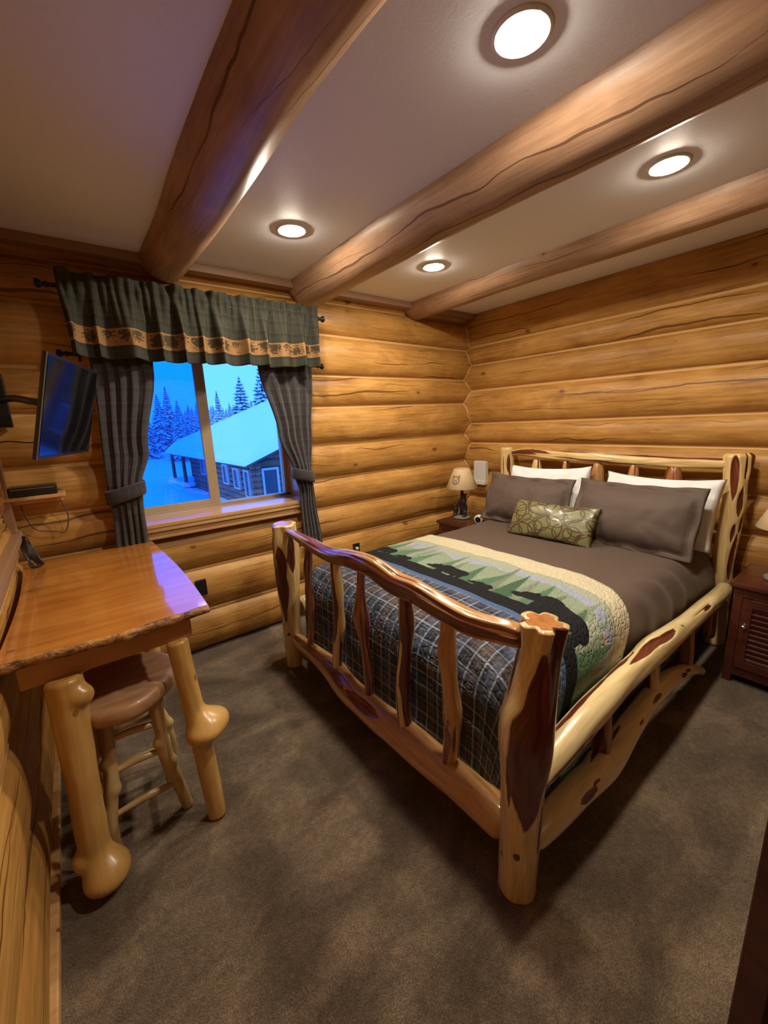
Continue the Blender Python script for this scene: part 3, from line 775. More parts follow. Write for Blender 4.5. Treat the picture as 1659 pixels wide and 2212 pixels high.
# mattress set and covers ------------------------------------------------------
BX0, BX1, BY0, BY1 = 1.12, 3.14, .70, 2.28
def drape(px, py, r, ztop, zmin, out=0.0, puff=.0, seed=0, rx=None):
    """(px,py) is a place on the spread-out cloth; returns it draped over the mattress"""
    cx0, cx1, cy0, cy1 = BX0+r-out-(rx or 0), BX1-r+out, BY0+r-out, BY1-r+out
    dx = px-min(max(px, cx0), 9); dy = py-min(max(py, cy0), cy1)
    d = math.hypot(dx, dy)
    x, y, z = px, py, ztop
    if d > 1e-6:
        q = d/r
        if q < PI/2: h = r*math.sin(q); v = r*(1-math.cos(q))
        else: e = d-r*PI/2; h = r+.05*e; v = r+e
        bx, by = px-dx, py-dy
        x, y = bx+dx/d*h, by+dy/d*h; z = ztop-v
        if z < zmin: z = zmin+.002*math.sin(px*9)
    dome = .018*max(0, 1-((py-1.49)/.85)**2)
    w_ = puff*(mn.noise(Vector((px*4.0, py*4.0, seed)))+.5*mn.noise(Vector((px*11, py*11, seed+3))))
    n = lerp(1.0, .3, sstep(r*.6, r*1.6, d))
    z += (dome+w_)*n
    if d > r*.3:
        k_ = sstep(r*.3, r*1.5, d)*puff*1.1*mn.noise(Vector((px*7, py*7, z*2+seed)))
        x += (dx/d)*k_; y += (dy/d)*k_
    return (x, y, z)
def bedding():
    t = empty('mattress', (2.13, 1.49, .22)); tag(t, 'dark mattress set under the covers, seen beneath the quilt edge', 'mattress')
    inv = Matrix.Translation(t.location).inverted()
    for nm, lo, hi in (('box_spring', (BX0+.06, BY0+.03, .06), (BX1-.02, BY1-.03, .40)), ('mattress_pad', (BX0+.07, BY0+.06, .40), (BX1-.02, BY1-.06, .600))):  # box spring reaches low to block light under the bed
        o = box_obj(nm, lo, hi, M['box_spring'], t, .035, True); o.matrix_parent_inverse = inv
    # brown comforter
    r = .13; nu, nv = 150, 150
    u0, u1 = BX1+.0, BX0-.30; v0, v1 = BY0-.40, BY1+.45
    def fn(i, j):
        px = lerp(u0, u1, i/nu); py = lerp(v0, v1, j/nv)
        p = drape(px, py, r, .652, .16, 0.0, .007, 2.0)
        # soft folds on the near side below the pillow
        e = math.exp(-((px-2.5)/.35)**2)*sstep(.95, .72, py)
        z = p[2]+e*.009*math.sin(px*30+py*18)
        y = p[1]-.02*sstep(.62, .45, p[2])*(py < 1)*(px > 2.12)+e*.008*math.sin(px*30+5*py)
        return (p[0], y, z)
    o = grid_mesh('comforter', nu, nv, fn, M['brown'], None, None, .012)
    tag(o, 'smooth chocolate brown comforter spread over the log bed', 'comforter')
bedding()

def quilt():
    X0, LEN = 2.10, 1.62          # head edge; length of cloth towards the foot
    V0, V1 = BY0-.47, BY1+.35
    nu, nv = 400, 580
    a = np.linspace(0, LEN, nu+1)[None, :].repeat(nv+1, 0)
    b = np.linspace(V0, V1, nv+1)[:, None].repeat(nu+1, 1)
    ax = X0-a                      # approximate bed x
    rng = np.random.RandomState(3)
    col = np.zeros((nv+1, nu+1, 3))
    def paint(mask, c): col[mask] = c
    # rippled noise
    def n1(x, s): 
        g = rng.rand(400); k_ = (x*s) % 399; i0 = k_.astype(int); f = k_-i0
        return g[i0]*(1-f)+g[(i0+1) % 400]*f
    cream = np.array((.66, .60, .42)); paint(a >= 0, cream)
    sky = np.array((.36, .41, .53)); pink = np.array((.55, .42, .33)); sage = np.array((.25, .31, .22)); green = np.array((.06, .12, .07)); pale = np.array((.40, .44, .33)); black = np.array((.012, .013, .016))
    edge = .16+.05*(n1(b+5, 6)-.5)+.02*(n1(b+9, 20)-.5)
    paint(a > edge, pale)
    m2 = .5*n1(b+2, 4)+.5*n1(b+3, 9)
    paint((a > edge+.03+.06*m2) & (a < .35), sky)
    paint((a > edge+.06+.10*n1(b+7, 5)) & (n1(b+1, 3.1) > .62), pink)
    paint(a > .25+.10*n1(b+4, 5), sage*1.15)
    # conifers: tip towards the head of the bed
    def conifer(c, tip, base, hw, colr, lean=0):
        h = (a-tip)/(base-tip)
        tier = np.mod(h*12+np.sin(b*160)*.25, 1.0)
        wob = np.abs(np.sin(a*430+b*220))*.010
        wd = hw*(.12+.88*h)*(.62+.38*tier)+wob
        paint((h > 0) & (h < 1) & (np.abs(b-c-lean*h) < wd*h**.35), colr)
    for i in range(34):
        c = rng.uniform(V0, V1); conifer(c, .16+rng.uniform(-.02, .16), .56, rng.uniform(.05, .075), (sage, pale, sage*.8)[i % 3]*rng.uniform(.8, 1.2), rng.uniform(-.04, .04))
    for i in range(15):
        c = V0+.08+i*.165+rng.uniform(-.05, .05)
        conifer(c, rng.uniform(.15, .30), .57, rng.uniform(.055, .08), green*rng.uniform(.9, 1.9), rng.uniform(-.05, .05))
    paint(a > .535+.012*(n1(b+8, 8)-.5), black)
    # bears walking along the black ground (body, hump, head, snout, ears, legs)
    def ell(ca, cb, ra, rb, rot=0.0):
        da = a-ca; db = b-cb; u = da*math.cos(rot)+db*math.sin(rot); v = -da*math.sin(rot)+db*math.cos(rot)
        return (u/ra)**2+(v/rb)**2 < 1
    def bear(cb, s):
        g = .548; m = ell(g-.075*s, cb, .052*s, .105*s)
        m |= ell(g-.095*s, cb+.05*s, .045*s, .055*s)
        m |= ell(g-.082*s, cb-.065*s, .05*s, .06*s)
        m |= ell(g-.075*s, cb+.125*s, .032*s, .042*s)
        m |= ell(g-.058*s, cb+.165*s, .016*s, .030*s)
        m |= ell(g-.108*s, cb+.118*s, .012*s, .012*s)
        for o_ in (-.095, -.055, .045, .08): m |= (np.abs(b-cb-o_*s) < .017*s) & (a > g-.07*s) & (a < g+.01)
        paint(m, black)
    for cb, s in ((2.12, .85), (1.89, .48), (1.52, .92), (1.27, .48), (.86, 1.35)): bear(cb, s)
    # blue strip then tartan
    PL = .665
    paint(a > .63, np.array((.085, .15, .30)))
    pl = a > PL
    pa = (a-PL)/.062; pb = (b-V0)/.062
    base = np.ones(col.shape)*np.array((.028, .032, .042))
    def stripes(c, lo, hi, w_, cc):
        f = np.mod(c, 1.0); mk = (f > lo) & (f < hi); base[mk] = base[mk]*(1-w_)+np.array(cc)*w_
    pa1, pb1 = pa/3, pb/3
    for c in (pa1, pb1):
        stripes(c, .0, .24, .30, (.10, .14, .24)); stripes(c, .45, .62, .22, (.22, .13, .08))
    for c in (pa, pb):
        stripes(c, .0, .10, .55, (.34, .40, .50)); stripes(c, .22, .28, .35, (.25, .17, .10)); stripes(c, .5, .56, .30, (.16, .2, .3))
    wob = .7+.6*n1(a*1.0+b*.7, 31)
    base *= wob[..., None]
    col[pl] = base[pl]
    hem = (a > LEN-.02) | (b < V0+.02) | (b > V1-.02)
    paint(hem, np.array((.09, .13, .22)))
    paint(a < .012, cream*.8)
    rgba = np.concatenate([col, np.ones((nv+1, nu+1, 1))], 2).reshape(-1, 4)
    da, db = LEN/nu, (V1-V0)/nv
    def fn(i, j):
        py = V0+j*db
        sh = .40*sstep(1.05, .25, py)
        px = X0-i*da-sh*(1-i/nu)
        p = drape(px, py, .145, .672, .10, .020, .008, 7.0, .065)
        return p
    o = grid_mesh('bear_quilt', nu, nv, fn, M['quilt'], None, lambda i, j: (i*da, j*db), .010, colors=rgba)
    tag(o, 'black bear and forest quilt with plaid lower half over the foot of the bed', 'quilt')
quilt()

# ---------------------------------------------------------------- pillows
def pillow(name, w_, h_, th, mat, loc, lean, yaw, label, cat='pillow', flange=0.0, seed=0, group=None, roll=0.0, crump=1.0):
    nu, nv = 56, 44
    bm = bmesh.new(); uvl = bm.loops.layers.uv.new('UVMap'); uvd = {}
    sheets = []
    for side in (1, -1):
        G = []
        for j in range(nv+1):
            row = []
            for i in range(nu+1):
                u = -1+2*i/nu; v = -1+2*j/nv
                if side < 0 and (i in (0, nu) or j in (0, nv)): row.append(sheets[0][j][i]); continue
                fx = 1-.05*(1-v*v)*abs(u)**3 if not flange else 1-.015*(1-v*v)
                fy = 1-.07*(1-u*u)*abs(v)**3 if not flange else 1-.02*(1-u*u)
                x = u*w_/2*fx; z = v*h_/2*fy
                iu = min(max((abs(x)-0)/(w_/2-flange), 0), 1); iv = min(abs(z)/(h_/2-flange), 1)
                prof = (max(0, 1-iu**2.6)**.55)*(max(0, 1-iv**2.4)**.55)
                y = side*(th/2*prof+.004)
                nz = mn.noise(Vector((x*7+seed, z*7, side)))*.010*crump*prof**.5+mn.noise(Vector((x*19+seed, z*13, side+4)))*.004*crump
                # radial creases near corners
                cc = abs(u)*abs(v); nz += .007*crump*cc*math.sin(math.atan2(z, x)*17+seed)
                y += nz*side
                if flange and (iu >= 1 or iv >= 1): y = side*.003+.010*math.sin(x*30+z*26+seed)
                sag = -.012*(1-u*u)*(v > 0)*v*crump
                vert = bm.verts.new((x, y, z+sag+h_/2)); uvd[vert] = (x, z); row.append(vert)
            G.append(row)
        sheets.append(G)
    for s_, G in zip((1, -1), sheets):
        for j in range(nv):
            for i in range(nu):
                q = (G[j][i], G[j][i+1], G[j+1][i+1], G[j+1][i])
                f = bm.faces.new(q if s_ < 0 else tuple(reversed(q)))
                for lp in f.loops: lp[uvl].uv = uvd[lp.vert]
    o = obj(name, bm, mat, None); o.location = loc
    # local +x -> world -y, local -y faces the foot of the bed
    o.rotation_mode = 'XYZ'
    o.matrix_world = Matrix.Translation(Vector(loc)) @ Matrix.Rotation(-PI/2+yaw, 4, 'Z') @ Matrix.Rotation(-lean, 4, 'X') @ Matrix.Rotation(roll, 4, 'Y')
    tag(o, label, cat, group); return o
pillow('pillow', .68, .46, .15, M['white'], (3.00, 1.80, .69), R(14), R(2), 'white pillow standing behind the left brown sham', group='white sleeping pillows', seed=1, roll=R(-2))
pillow('pillow', .70, .46, .15, M['white'], (3.00, 1.02, .675), R(15), R(-3), 'white pillow standing behind the right brown sham', group='white sleeping pillows', seed=5)
pillow('pillow', .76, .42, .17, M['sham'], (2.80, 1.89, .675), R(22), R(0), 'brown flanged pillow sham nearest the corner lamp', flange=.045, group='brown pillow shams', seed=3)
pillow('pillow', .76, .46, .19, M['sham'], (2.74, 1.075, .665), R(24), R(0), 'larger looking brown flanged pillow sham nearest the tall headboard post', flange=.045, group='brown pillow shams', seed=9)
pillow('throw_pillow', .62, .285, .13, M['green'], (2.57, 1.51, .675), R(30), R(3), 'small olive green lumbar pillow with brown interlocking circles', 'pillow', seed=12, crump=.7)

# ---------------------------------------------------------------- log table and stool
def table():
    t = empty('log_table', (.04, 2.2, 0)); tag(t, 'counter height live edge pine table on knotty peeled log legs', 'table')
    inv = Matrix.Translation(t.location).inverted(); ch = []
    nx, ny = 80, 60; x0, x1, y0, y1, zt, th = -.275, .335, 1.565, 2.80, .892, .040
    bm = bmesh.new()
    rows = []
    N = 160
    def outline(f):
        # live edge along the front, straight ends
        pts = []
        return pts
    ring_t, ring_m, ring_b = [], [], []
    pts = []
    for i in range(61):
        s = i/60; pts.append((lerp(x0+.01, x1, s), y0+.010*math.sin(s*7+1)+.012*mn.noise(Vector((s*5, 0, 2))), 1))
    for i in range(1, 41):
        s = i/40; pts.append((x1+.004*math.sin(s*5)+.012*math.sin(PI*s), lerp(y0, y1, s), 0))
    for i in range(1, 41): s = i/40; pts.append((lerp(x1, x0, s), y1, 0))
    for i in range(1, 40): s = i/40; pts.append((x0-.0+.02*math.sin(PI*s), lerp(y1, y0, s), 0))
    cxm, cym = (x0+x1)/2, (y0+y1)/2
    lv = [(0, zt, .995), (1, zt-.004, 1.0), (2, zt-.016, 1.0), (3, zt-.028, 1.0), (4, zt-th, .985)]
    R_ = []
    for k_, z, sc in lv:
        ring = []
        for (x, y, live) in pts:
            o_ = 0
            if live:
                o_ = -.014*math.sin((k_)/4*PI)+.010*mn.noise(Vector((x*22, k_*1.3, 5)))-.014*k_/4*0
                if k_ == 4: o_ += .018
                if k_ == 0: o_ += .0
            ring.append(bm.verts.new((cxm+(x-cxm)*sc, cym+(y-cym)*sc+o_, z-(.006*mn.noise(Vector((x*14, 1, k_))) if live and k_ == 4 else 0))))
        R_.append(ring)
    n = len(pts)
    for a, b in zip(R_[:-1], R_[1:]):
        for i in range(n):
            f = bm.faces.new((a[i], b[i], b[(i+1) % n], a[(i+1) % n])); f.smooth = True
    f = bm.faces.new(R_[0]); g = bm.faces.new(list(reversed(R_[-1])))
    for f_ in (f, g): f_.smooth = False
    for f_ in bm.faces:
        if f_.calc_center_median().y < y0+.03 and abs(f_.normal.z) < .99 and f_ not in (f, g): f_.material_index = 1
    me = bpy.data.meshes.new('table_top'); bm.normal_update(); bm.to_mesh(me); bm.free()
    o = link('table_top', me, [M['table_top'], M['live_edge']], t); ch.append(o)
    bm = bmesh.new()
    add_box(bm, (-.235, 1.60, .775), (.27, 1.64, .852), .004); add_box(bm, (-.235, 2.72, .775), (.27, 2.76, .852), .004)
    add_box(bm, (.232, 1.64, .775), (.268, 2.72, .852), .004); add_box(bm, (-.235, 1.64, .775), (-.20, 2.72, .852), .004)
    ch.append(obj('apron', bm, M['table_board'], t, smooth=False))
    cam = (-.1, -1, 0)
    # near left leg: thick with burl foot
    ch.append(log('leg', [(-.128, 1.60, .78), (-.130, 1.585, .65), (-.138, 1.57, .45), (-.145, 1.555, .25), (-.148, 1.55, .10), (-.145, 1.548, .0)], [.052, .050, .047, .046, .046, .046], M['peeled'], t, ref=cam, nseg=48, ds=.008, lump=.04,
                  knobs=[(.715, -.70, .055, .055), (.735, 0, .045, .016), (.655, 1.25, .030, .022), (.07, -1.05, .030, .028)], seed=3, capround=.3))
    ch.append(log('leg', [(.213, 1.60, .78), (.222, 1.585, .60), (.232, 1.57, .42), (.240, 1.555, .2), (.247, 1.545, .0)], [.036, .037, .038, .036, .036], M['peeled'], t, ref=cam, nseg=44, ds=.008, lump=.05,
                  knobs=[(.365, -.95, .052, .056), (.385, .35, .036, .024), (.375, -2.2, .05, .03)], seed=8, capround=.25))
    ch.append(log('leg', [(-.17, 2.70, .78), (-.18, 2.72, .4), (-.18, 2.73, 0)], [.05, .05, .05], M['peeled'], t, ref=cam, nseg=28, ds=.02, seed=9))
    ch.append(log('leg', [(.20, 2.70, .78), (.22, 2.72, .4), (.23, 2.73, 0)], [.045, .043, .042], M['peeled'], t, ref=cam, nseg=28, ds=.02, seed=10))
    for o in ch: o.matrix_parent_inverse = inv
def m_live():
    k = NT('bark_live_edge'); o = k.obj()
    n = k.noise(k.mapv(o, (12, 12, 30)), 1.5, 5, .7, 1.0)
    col = k.ramp(n, [(.36, (.045, .015, .006)), (.5, (.30, .13, .035)), (.62, (.5, .26, .08))])
    k.bump(n, .8, .01)
    return k.done(col, .5)
M['live_edge'] = m_live()
table()
def stool():
    t = empty('log_stool', (.01, 1.83, 0)); tag(t, 'rustic stool of peeled branches with a thick slab seat, pushed under the log table', 'stool')
    inv = Matrix.Translation(t.location).inverted(); ch = []
    bm = bmesh.new(); n = 48; cx, cy = .015, 1.74; prev = None; rings = []
    for (rr, z) in ((.02, .628), (.12, .626), (.170, .632), (.190, .628), (.198, .612), (.196, .585), (.186, .566), (.12, .560), (.02, .560)):
        rings.append([bm.verts.new((cx+rr*1.0*math.cos(2*PI*i/n)*(1+.06*math.sin(2*2*PI*i/n+.6)), cy+rr*1.0*math.sin(2*PI*i/n)*(1+.05*math.sin(3*2*PI*i/n)), z+.004*mn.noise(Vector((i*.3, rr*9, 0))))) for i in range(n)])
    for a, b in zip(rings[:-1], rings[1:]):
        for i in range(n): bm.faces.new((a[i], b[i], b[(i+1) % n], a[(i+1) % n]))
    bm.faces.new(rings[0]); bm.faces.new(list(reversed(rings[-1])))
    ch.append(obj('seat', bm, M['stool_seat'], t))
    T = [(-.055, 1.665, .565), (.105, 1.650, .565), (.115, 1.835, .565), (-.065, 1.84, .565)]
    B = [(-.095, 1.62, 0), (.150, 1.655, 0), (.165, 1.93, 0), (-.13, 1.95, 0)]
    for q in range(4):
        a, b = Vector(T[q]), Vector(B[q])
        P = [a.lerp(b, f)+Vector((.012*math.sin(f*6+q*2), .010*math.cos(f*5+q), 0)) for f in (0, .25, .5, .75, 1)]
        ch.append(log('leg', P, [.026, .022, .025, .023, .020], M['branch'], t, ref=(0, -1, 0), nseg=24, ds=.010, lump=.12, lumpf=(9, .8), knobs=[(.2, 1.4, .018, .012), (.38, 1.5, .016, .014), (.3, -1.0, .02, .01)], seed=70+q))
    for q, (i, j) in enumerate(((0, 1), (1, 2), (2, 3), (3, 0))):
        for zf in ((.60, .78, .25) if i in (0, 2) else (.68, .4)):
            if zf == .78 and i == 2: continue
            f = 1-zf
            if i == 0: f = {.60: .42, .78: .20, .25: .72}[zf]
            a = Vector(T[i]).lerp(Vector(B[i]), f); b = Vector(T[j]).lerp(Vector(B[j]), f+.02)
            m_ = (a+b)/2+Vector((0, 0, .008))
            ch.append(log('rung', [a, a.lerp(m_, .5), m_, m_.lerp(b, .5), b], [.010, .012, .014, .013, .010], M['branch'], t, ref=(0, -1, 0), nseg=16, ds=.012, lump=.14, lumpf=(12, .7), seed=90+q*3+zf))
    for o in ch: o.matrix_parent_inverse = inv
stool()

# ---------------------------------------------------------------- nightstands and lamps
def nightstand():
    t = empty('nightstand', (0, 0, 0))                 # local: front at x=0, depth +x, width along y centred
    W, D, H = .46, .42, .60
    box_obj('cabinet_body', (.012, -W/2+.015, .04), (D, W/2-.015, H-.03), M['cherry'], t, .004)
    box_obj('top', (-.015, -W/2-.005, H-.03), (D+.005, W/2+.005, H), M['cherry'], t, .008)
    bm = bmesh.new()
    for yy in (-W/2+.015, W/2-.055): add_box(bm, (.0, yy, 0), (.03, yy+.04, H-.03), .003)
    add_box(bm, (.0, -W/2+.055, .05), (.02, W/2-.055, .10), .003); add_box(bm, (.0, -W/2+.055, H-.08), (.02, W/2-.055, H-.03), .003)
    obj('face_frame', bm, M['cherry'], t, smooth=False)
    d = bmesh.new(); a, b = -W/2+.058, W/2-.058
    for lo, hi in (((-.012, a, .104), (.012, a+.045, H-.084)), ((-.012, b-.045, .104), (.012, b, H-.084)), ((-.012, a, .104), (.012, b, .15)), ((-.012, a, H-.13), (.012, b, H-.084))): add_box(d, lo, hi, .003)
    n = 11
    for i in range(n):
        z = .16+i*(H-.30)/(n-1)
        add_box(d, (-.006, a+.04, z-.014), (.008, b-.04, z+.010), 0, M=Matrix.Translation((0, 0, z)) @ Matrix.Rotation(R(-28), 4, 'Y') @ Matrix.Translation((0, 0, -z)))
    door = obj('door', d, M['cherry'], t, smooth=False)
    bm = bmesh.new(); add_lathe(bm, [(.004, 0), (.005, .012), (.011, .018), (.010, .026), (.001, .028)], 16, cap=False)
    for v in bm.verts: v.co = Vector((-v.co.z-.01, v.co.x+b-.022, v.co.y+.36))
    obj('knob', bm, M['chrome'], door)
    return t
ns = nightstand(); ns.location = (2.72, 2.49, 0); tag(ns, 'dark cherry nightstand in the corner, mostly hidden by the bed', 'nightstand', 'dark cherry nightstands')
ns2 = copy_tree(ns); ns2.location = (2.80, .285, 0); tag(ns2, 'dark cherry nightstand with a louvred door beside the tall headboard post', 'nightstand')

def bear_lamp():
    t = empty('bear_lamp', (0, 0, 0))
    bm = bmesh.new(); n = 30; rr = []
    for r_, z in ((.075, 0), (.086, .006), (.080, .018), (.06, .026), (.01, .030)):
        rr.append([bm.verts.new((r_*math.cos(2*PI*i/n)*(1+.10*mn.noise(Vector((math.cos(i*.7)*3, i*.9, z*9)))), r_*math.sin(2*PI*i/n)*(1+.10*mn.noise(Vector((i*.8, 3, z*5)))), z)) for i in range(n)])
    for a, b in zip(rr[:-1], rr[1:]):
        for i in range(n): bm.faces.new((a[i], a[(i+1) % n], b[(i+1) % n], b[i]))
    bm.faces.new(list(reversed(rr[0]))); bm.faces.new(rr[-1])
    obj('rocky_base', bm, M['resin_base'], t)
    # a big bear standing against a trunk with a cub at its feet
    bear = [((.0, -.025, .10), (.034, .036, .060)), ((.0, -.020, .165), (.030, .030, .045)), ((-.004, -.028, .215), (.024, .026, .026)), ((-.022, -.040, .208), (.016, .011, .011)),
            ((.006, -.046, .237), (.007, .008, .008)), ((.006, -.012, .237), (.007, .008, .008)), ((-.012, -.050, .05), (.020, .016, .040)), ((.010, .0, .05), (.020, .018, .040)),
            ((-.028, -.052, .026), (.022, .014, .012)), ((-.026, .006, .16), (.014, .012, .036)), ((-.026, -.045, .15), (.014, .011, .034))]
    blob('bear_figure', bear, M['resin_black'], t, .0045)
    cub = [((-.035, .045, .075), (.026, .024, .045)), ((-.040, .045, .125), (.017, .017, .018)), ((-.055, .043, .120), (.010, .008, .008)), ((-.035, .057, .140), (.005, .005, .006)), ((-.035, .033, .140), (.005, .005, .006)), ((-.05, .055, .035), (.016, .012, .014)), ((-.05, .033, .035), (.016, .012, .014))]
    blob('cub_figure', cub, M['resin_black'], t, .004)
    log('trunk_stem', [(.012, .012, .02), (.014, .010, .15), (.004, .002, .27), (0, 0, .34)], [.020, .017, .012, .008], M['resin_black'], t, nseg=16, ds=.01, lump=.2, seed=3)
    bm = bmesh.new(); add_lathe(bm, [(.148, .295), (.150, .297), (.074, .478), (.072, .480), (.070, .478), (.146, .297), (.148, .295)], 56, cap=False)
    sh = obj('lamp_shade', bm, M['shade'], t)
    # printed bear face on the shade, following the cone
    bm = bmesh.new()
    def onc(th, z):
        r_ = .150-(z-.297)*(.150-.074)/(.478-.297)+.0012
        return Vector((r_*math.cos(th), r_*math.sin(th), z))
    def spot(cth, cz, rw, rh, hole=0):
        n = 24; r0 = .115
        out = [bm.verts.new(onc(cth+rw*math.cos(2*PI*i/n)*(1+.06*math.sin(9*i))/r0, cz+rh*math.sin(2*PI*i/n)*(1+.06*math.sin(7*i)))) for i in range(n)]
        inn = [bm.verts.new(onc(cth+rw*hole*math.cos(2*PI*i/n)/r0, cz+rh*hole*math.sin(2*PI*i/n))) for i in range(n)]
        for i in range(n): bm.faces.new((out[i], out[(i+1) % n], inn[(i+1) % n], inn[i]))
    A = PI+.72-.52
    spot(A, .382, .040, .040, .72); spot(A, .372, .018, .016, .62); spot(A, .378, .007, .005, .05)
    spot(A-.30, .416, .013, .012, .45); spot(A+.30, .416, .013, .012, .45); spot(A-.12, .394, .005, .005, .05); spot(A+.12, .394, .005, .005, .05)
    o = obj('printed_bear_face', bm, M['shade_print'], sh)
    tube('finial', [(0, 0, .33), (0, 0, .42), (0, 0, .49)], .004, M['chrome'], t, 8)
    tube('harp', [(.0, -.070, .465), (0, 0, .468), (.0, .070, .465)], .002, M['chrome'], t, 6)
    return t
lp = bear_lamp(); lp.location = (2.93, 2.60, .60); tag(lp, 'black bear table lamp with bear face shade, on the corner nightstand', 'lamp', 'bear table lamps')
lp2 = copy_tree(lp); lp2.location = (2.98, .335, .60); lp2.rotation_euler = (0, 0, .3); tag(lp2, 'bear table lamp with beige shade cut off by the right edge of the picture', 'lamp')

# clock and wall unit
def clock():
    t = empty('alarm_clock', (2.86, 2.335, .60)); t.rotation_euler = (0, 0, .25); tag(t, 'small round white alarm clock beside the brown sham on the corner nightstand', 'clock')
    bm = bmesh.new(); add_lathe(bm, [(.034, 0), (.042, .004), (.042, .034), (.036, .04)], 32)
    for v in bm.verts: v.co = Vector((-v.co.z+.02, v.co.x, v.co.y+.042))
    obj('clock_case', bm, M['white_plastic'], t)
    bm = bmesh.new(); add_lathe(bm, [(.026, 0), (.026, .003)], 28)
    for v in bm.verts: v.co = Vector((-v.co.z-.019, v.co.x, v.co.y+.042))
    obj('dark_face', bm, M['screen'], t)
clock()
def wall_unit():
    t = empty('wall_box', (3.335, 2.70, .87)); tag(t, 'tall white plastic box mounted on the log wall behind the corner lamp', 'wall box')
    box_obj('cover', (-.03, -.075, .035), (.03, .075, .24), M['white_plastic'], t, .012, False)
    box_obj('bottom_lip', (-.045, -.08, 0), (.03, .08, .04), M['white_plastic'], t, .006, False)
wall_unit()
def outlet(x, z, label, plug):
    t = empty('wall_outlet', (x, 2.875, z)); tag(t, label, 'outlet')
    bm = bmesh.new(); add_box(bm, (-.035, -.006, -.055), (.035, .03, .055), .004)
    obj('cover_plate', bm, M['black'], t, smooth=False)
    if plug:
        bm = bmesh.new(); add_lathe(bm, [(.014, 0), (.014, .018), (.010, .022)], 20)
        for v in bm.verts: v.co = Vector((v.co.x, -v.co.z-.004, v.co.y+.012))
        obj('white_plug', bm, M['white_plastic'], t)
outlet(1.87, .462, 'dark wall outlet with a white plug behind the foot of the bed', True)
outlet(.585, .485, 'dark wall outlet low on the logs beside the table', False)

# ---------------------------------------------------------------- television corner
def tv():
    a, b = Vector((-.042, 2.02, 0)), Vector((.145, 2.58, 0)); dr = (b-a); W_ = dr.length; ang = math.atan2(dr.y, dr.x)
    t = empty('television', ((a.x+b.x)/2, (a.y+b.y)/2, 1.655), ang); tag(t, 'flat black television on a wall arm left of the window', 'television')
    t.rotation_euler = (R(15), 0, ang)
    box_obj('housing', (-W_/2, .0, -.20), (W_/2, .014, .205), M['black'], t, .004)
    box_obj('screen', (-W_/2+.012, -.003, -.185), (W_/2-.012, .002, .192), M['screen'], t, 0)
    box_obj('silver_edge', (-W_/2-.002, -.004, -.20), (-W_/2+.002, .000, .205), M['silver'], t, .001)
    o = tube('power_cord', [(-.06, .03, -.10), (-.05, .10, -.16), (.05, .26, -.20), (.15, .36, -.33)], .003, M['cable'], t, 8)
    m = empty('television_bracket', (-.20, 2.85, 1.73)); tag(m, 'black articulated television bracket on the logs at the left edge', 'bracket')
    box_obj('mounting_plate', (-.07, -.035, -.13), (.015, .02, .13), M['black_metal'], m, .004)
    tube('arm', [(-.02, -.04, .0), (.05, -.20, -.0), (.13, -.42, -.03), (.205, -.52, -.05)], .016, M['black_metal'], m, 10)
tv()
def shelf():
    t = empty('small_shelf', (-.16, 2.82, 1.235)); tag(t, 'small wooden wall shelf under the television', 'shelf')
    box_obj('board', (-.125, -.09, 0), (.125, .07, .018), M['trim'], t, .003)
    box_obj('support', (-.11, .0, -.03), (.11, .07, .0), M['trim'], t, .003)
    k = empty('cable_box', (-.16, 2.80, 1.253)); tag(k, 'black cable box lying on the small wall shelf', 'cable box')
    box_obj('case', (-.10, -.065, .002), (.095, .06, .048), M['black'], k, .005)
    o = tube('cord', [(.09, .04, -.023), (.115, .03, -.133), (.09, .03, -.223), (.04, .03, -.213), (-.04, .03, -.183), (-.07, .03, -.05), (-.05, .05, .01)], .003, M['cable'], k, 8)
    box_obj('front_strip', (-.09, -.067, .036), (.085, -.064, .041), M['silver'], k, 0)
shelf()
bm = bmesh.new()
for q in range(5):
    o_ = q*.008
    add_tube(bm, [(-.262+o_, 2.73-o_, 1.06), (-.252+o_, 2.72+o_*.5, 1.0), (-.225+o_, 2.70-o_, .94), (-.205+o_*.6, 2.68, .905), (-.222-o_*.4, 2.69, .90), (-.25+o_*.5, 2.71, .96), (-.262+o_, 2.73-o_, 1.05)], .005, 8, 40)
tag(obj('cable_bundle', bm, M['cable']), 'bundle of grey cables hanging by the back left corner of the table', 'cable')

# ---------------------------------------------------------------- open door at the right edge
def door():
    t = empty('door_1', (.735, .055, 0), R(-14)); tag(t, kind='structure')
    bm = bmesh.new(); add_box(bm, (0, -.04, .01), (.80, 0, 2.05), .003)
    for z0, z1 in ((.2, .95), (1.08, 1.9)):
        add_box(bm, (.13, -.002, z0), (.67, .006, z1), .006)
        add_box(bm, (.13, -.046, z0), (.67, -.038, z1), .006)
    obj('leaf', bm, M['cherry'], t, smooth=False)
    bm = bmesh.new(); add_lathe(bm, [(.025, 0), (.025, .006), (.010, .01), (.010, .04), (.026, .05), (.026, .07), (.001, .078)], 20)
    for v in bm.verts: v.co = Vector((v.co.x+.70, -v.co.z-.04, v.co.y+.98))
    obj('door_knob', bm, M['chrome'], t)
door()

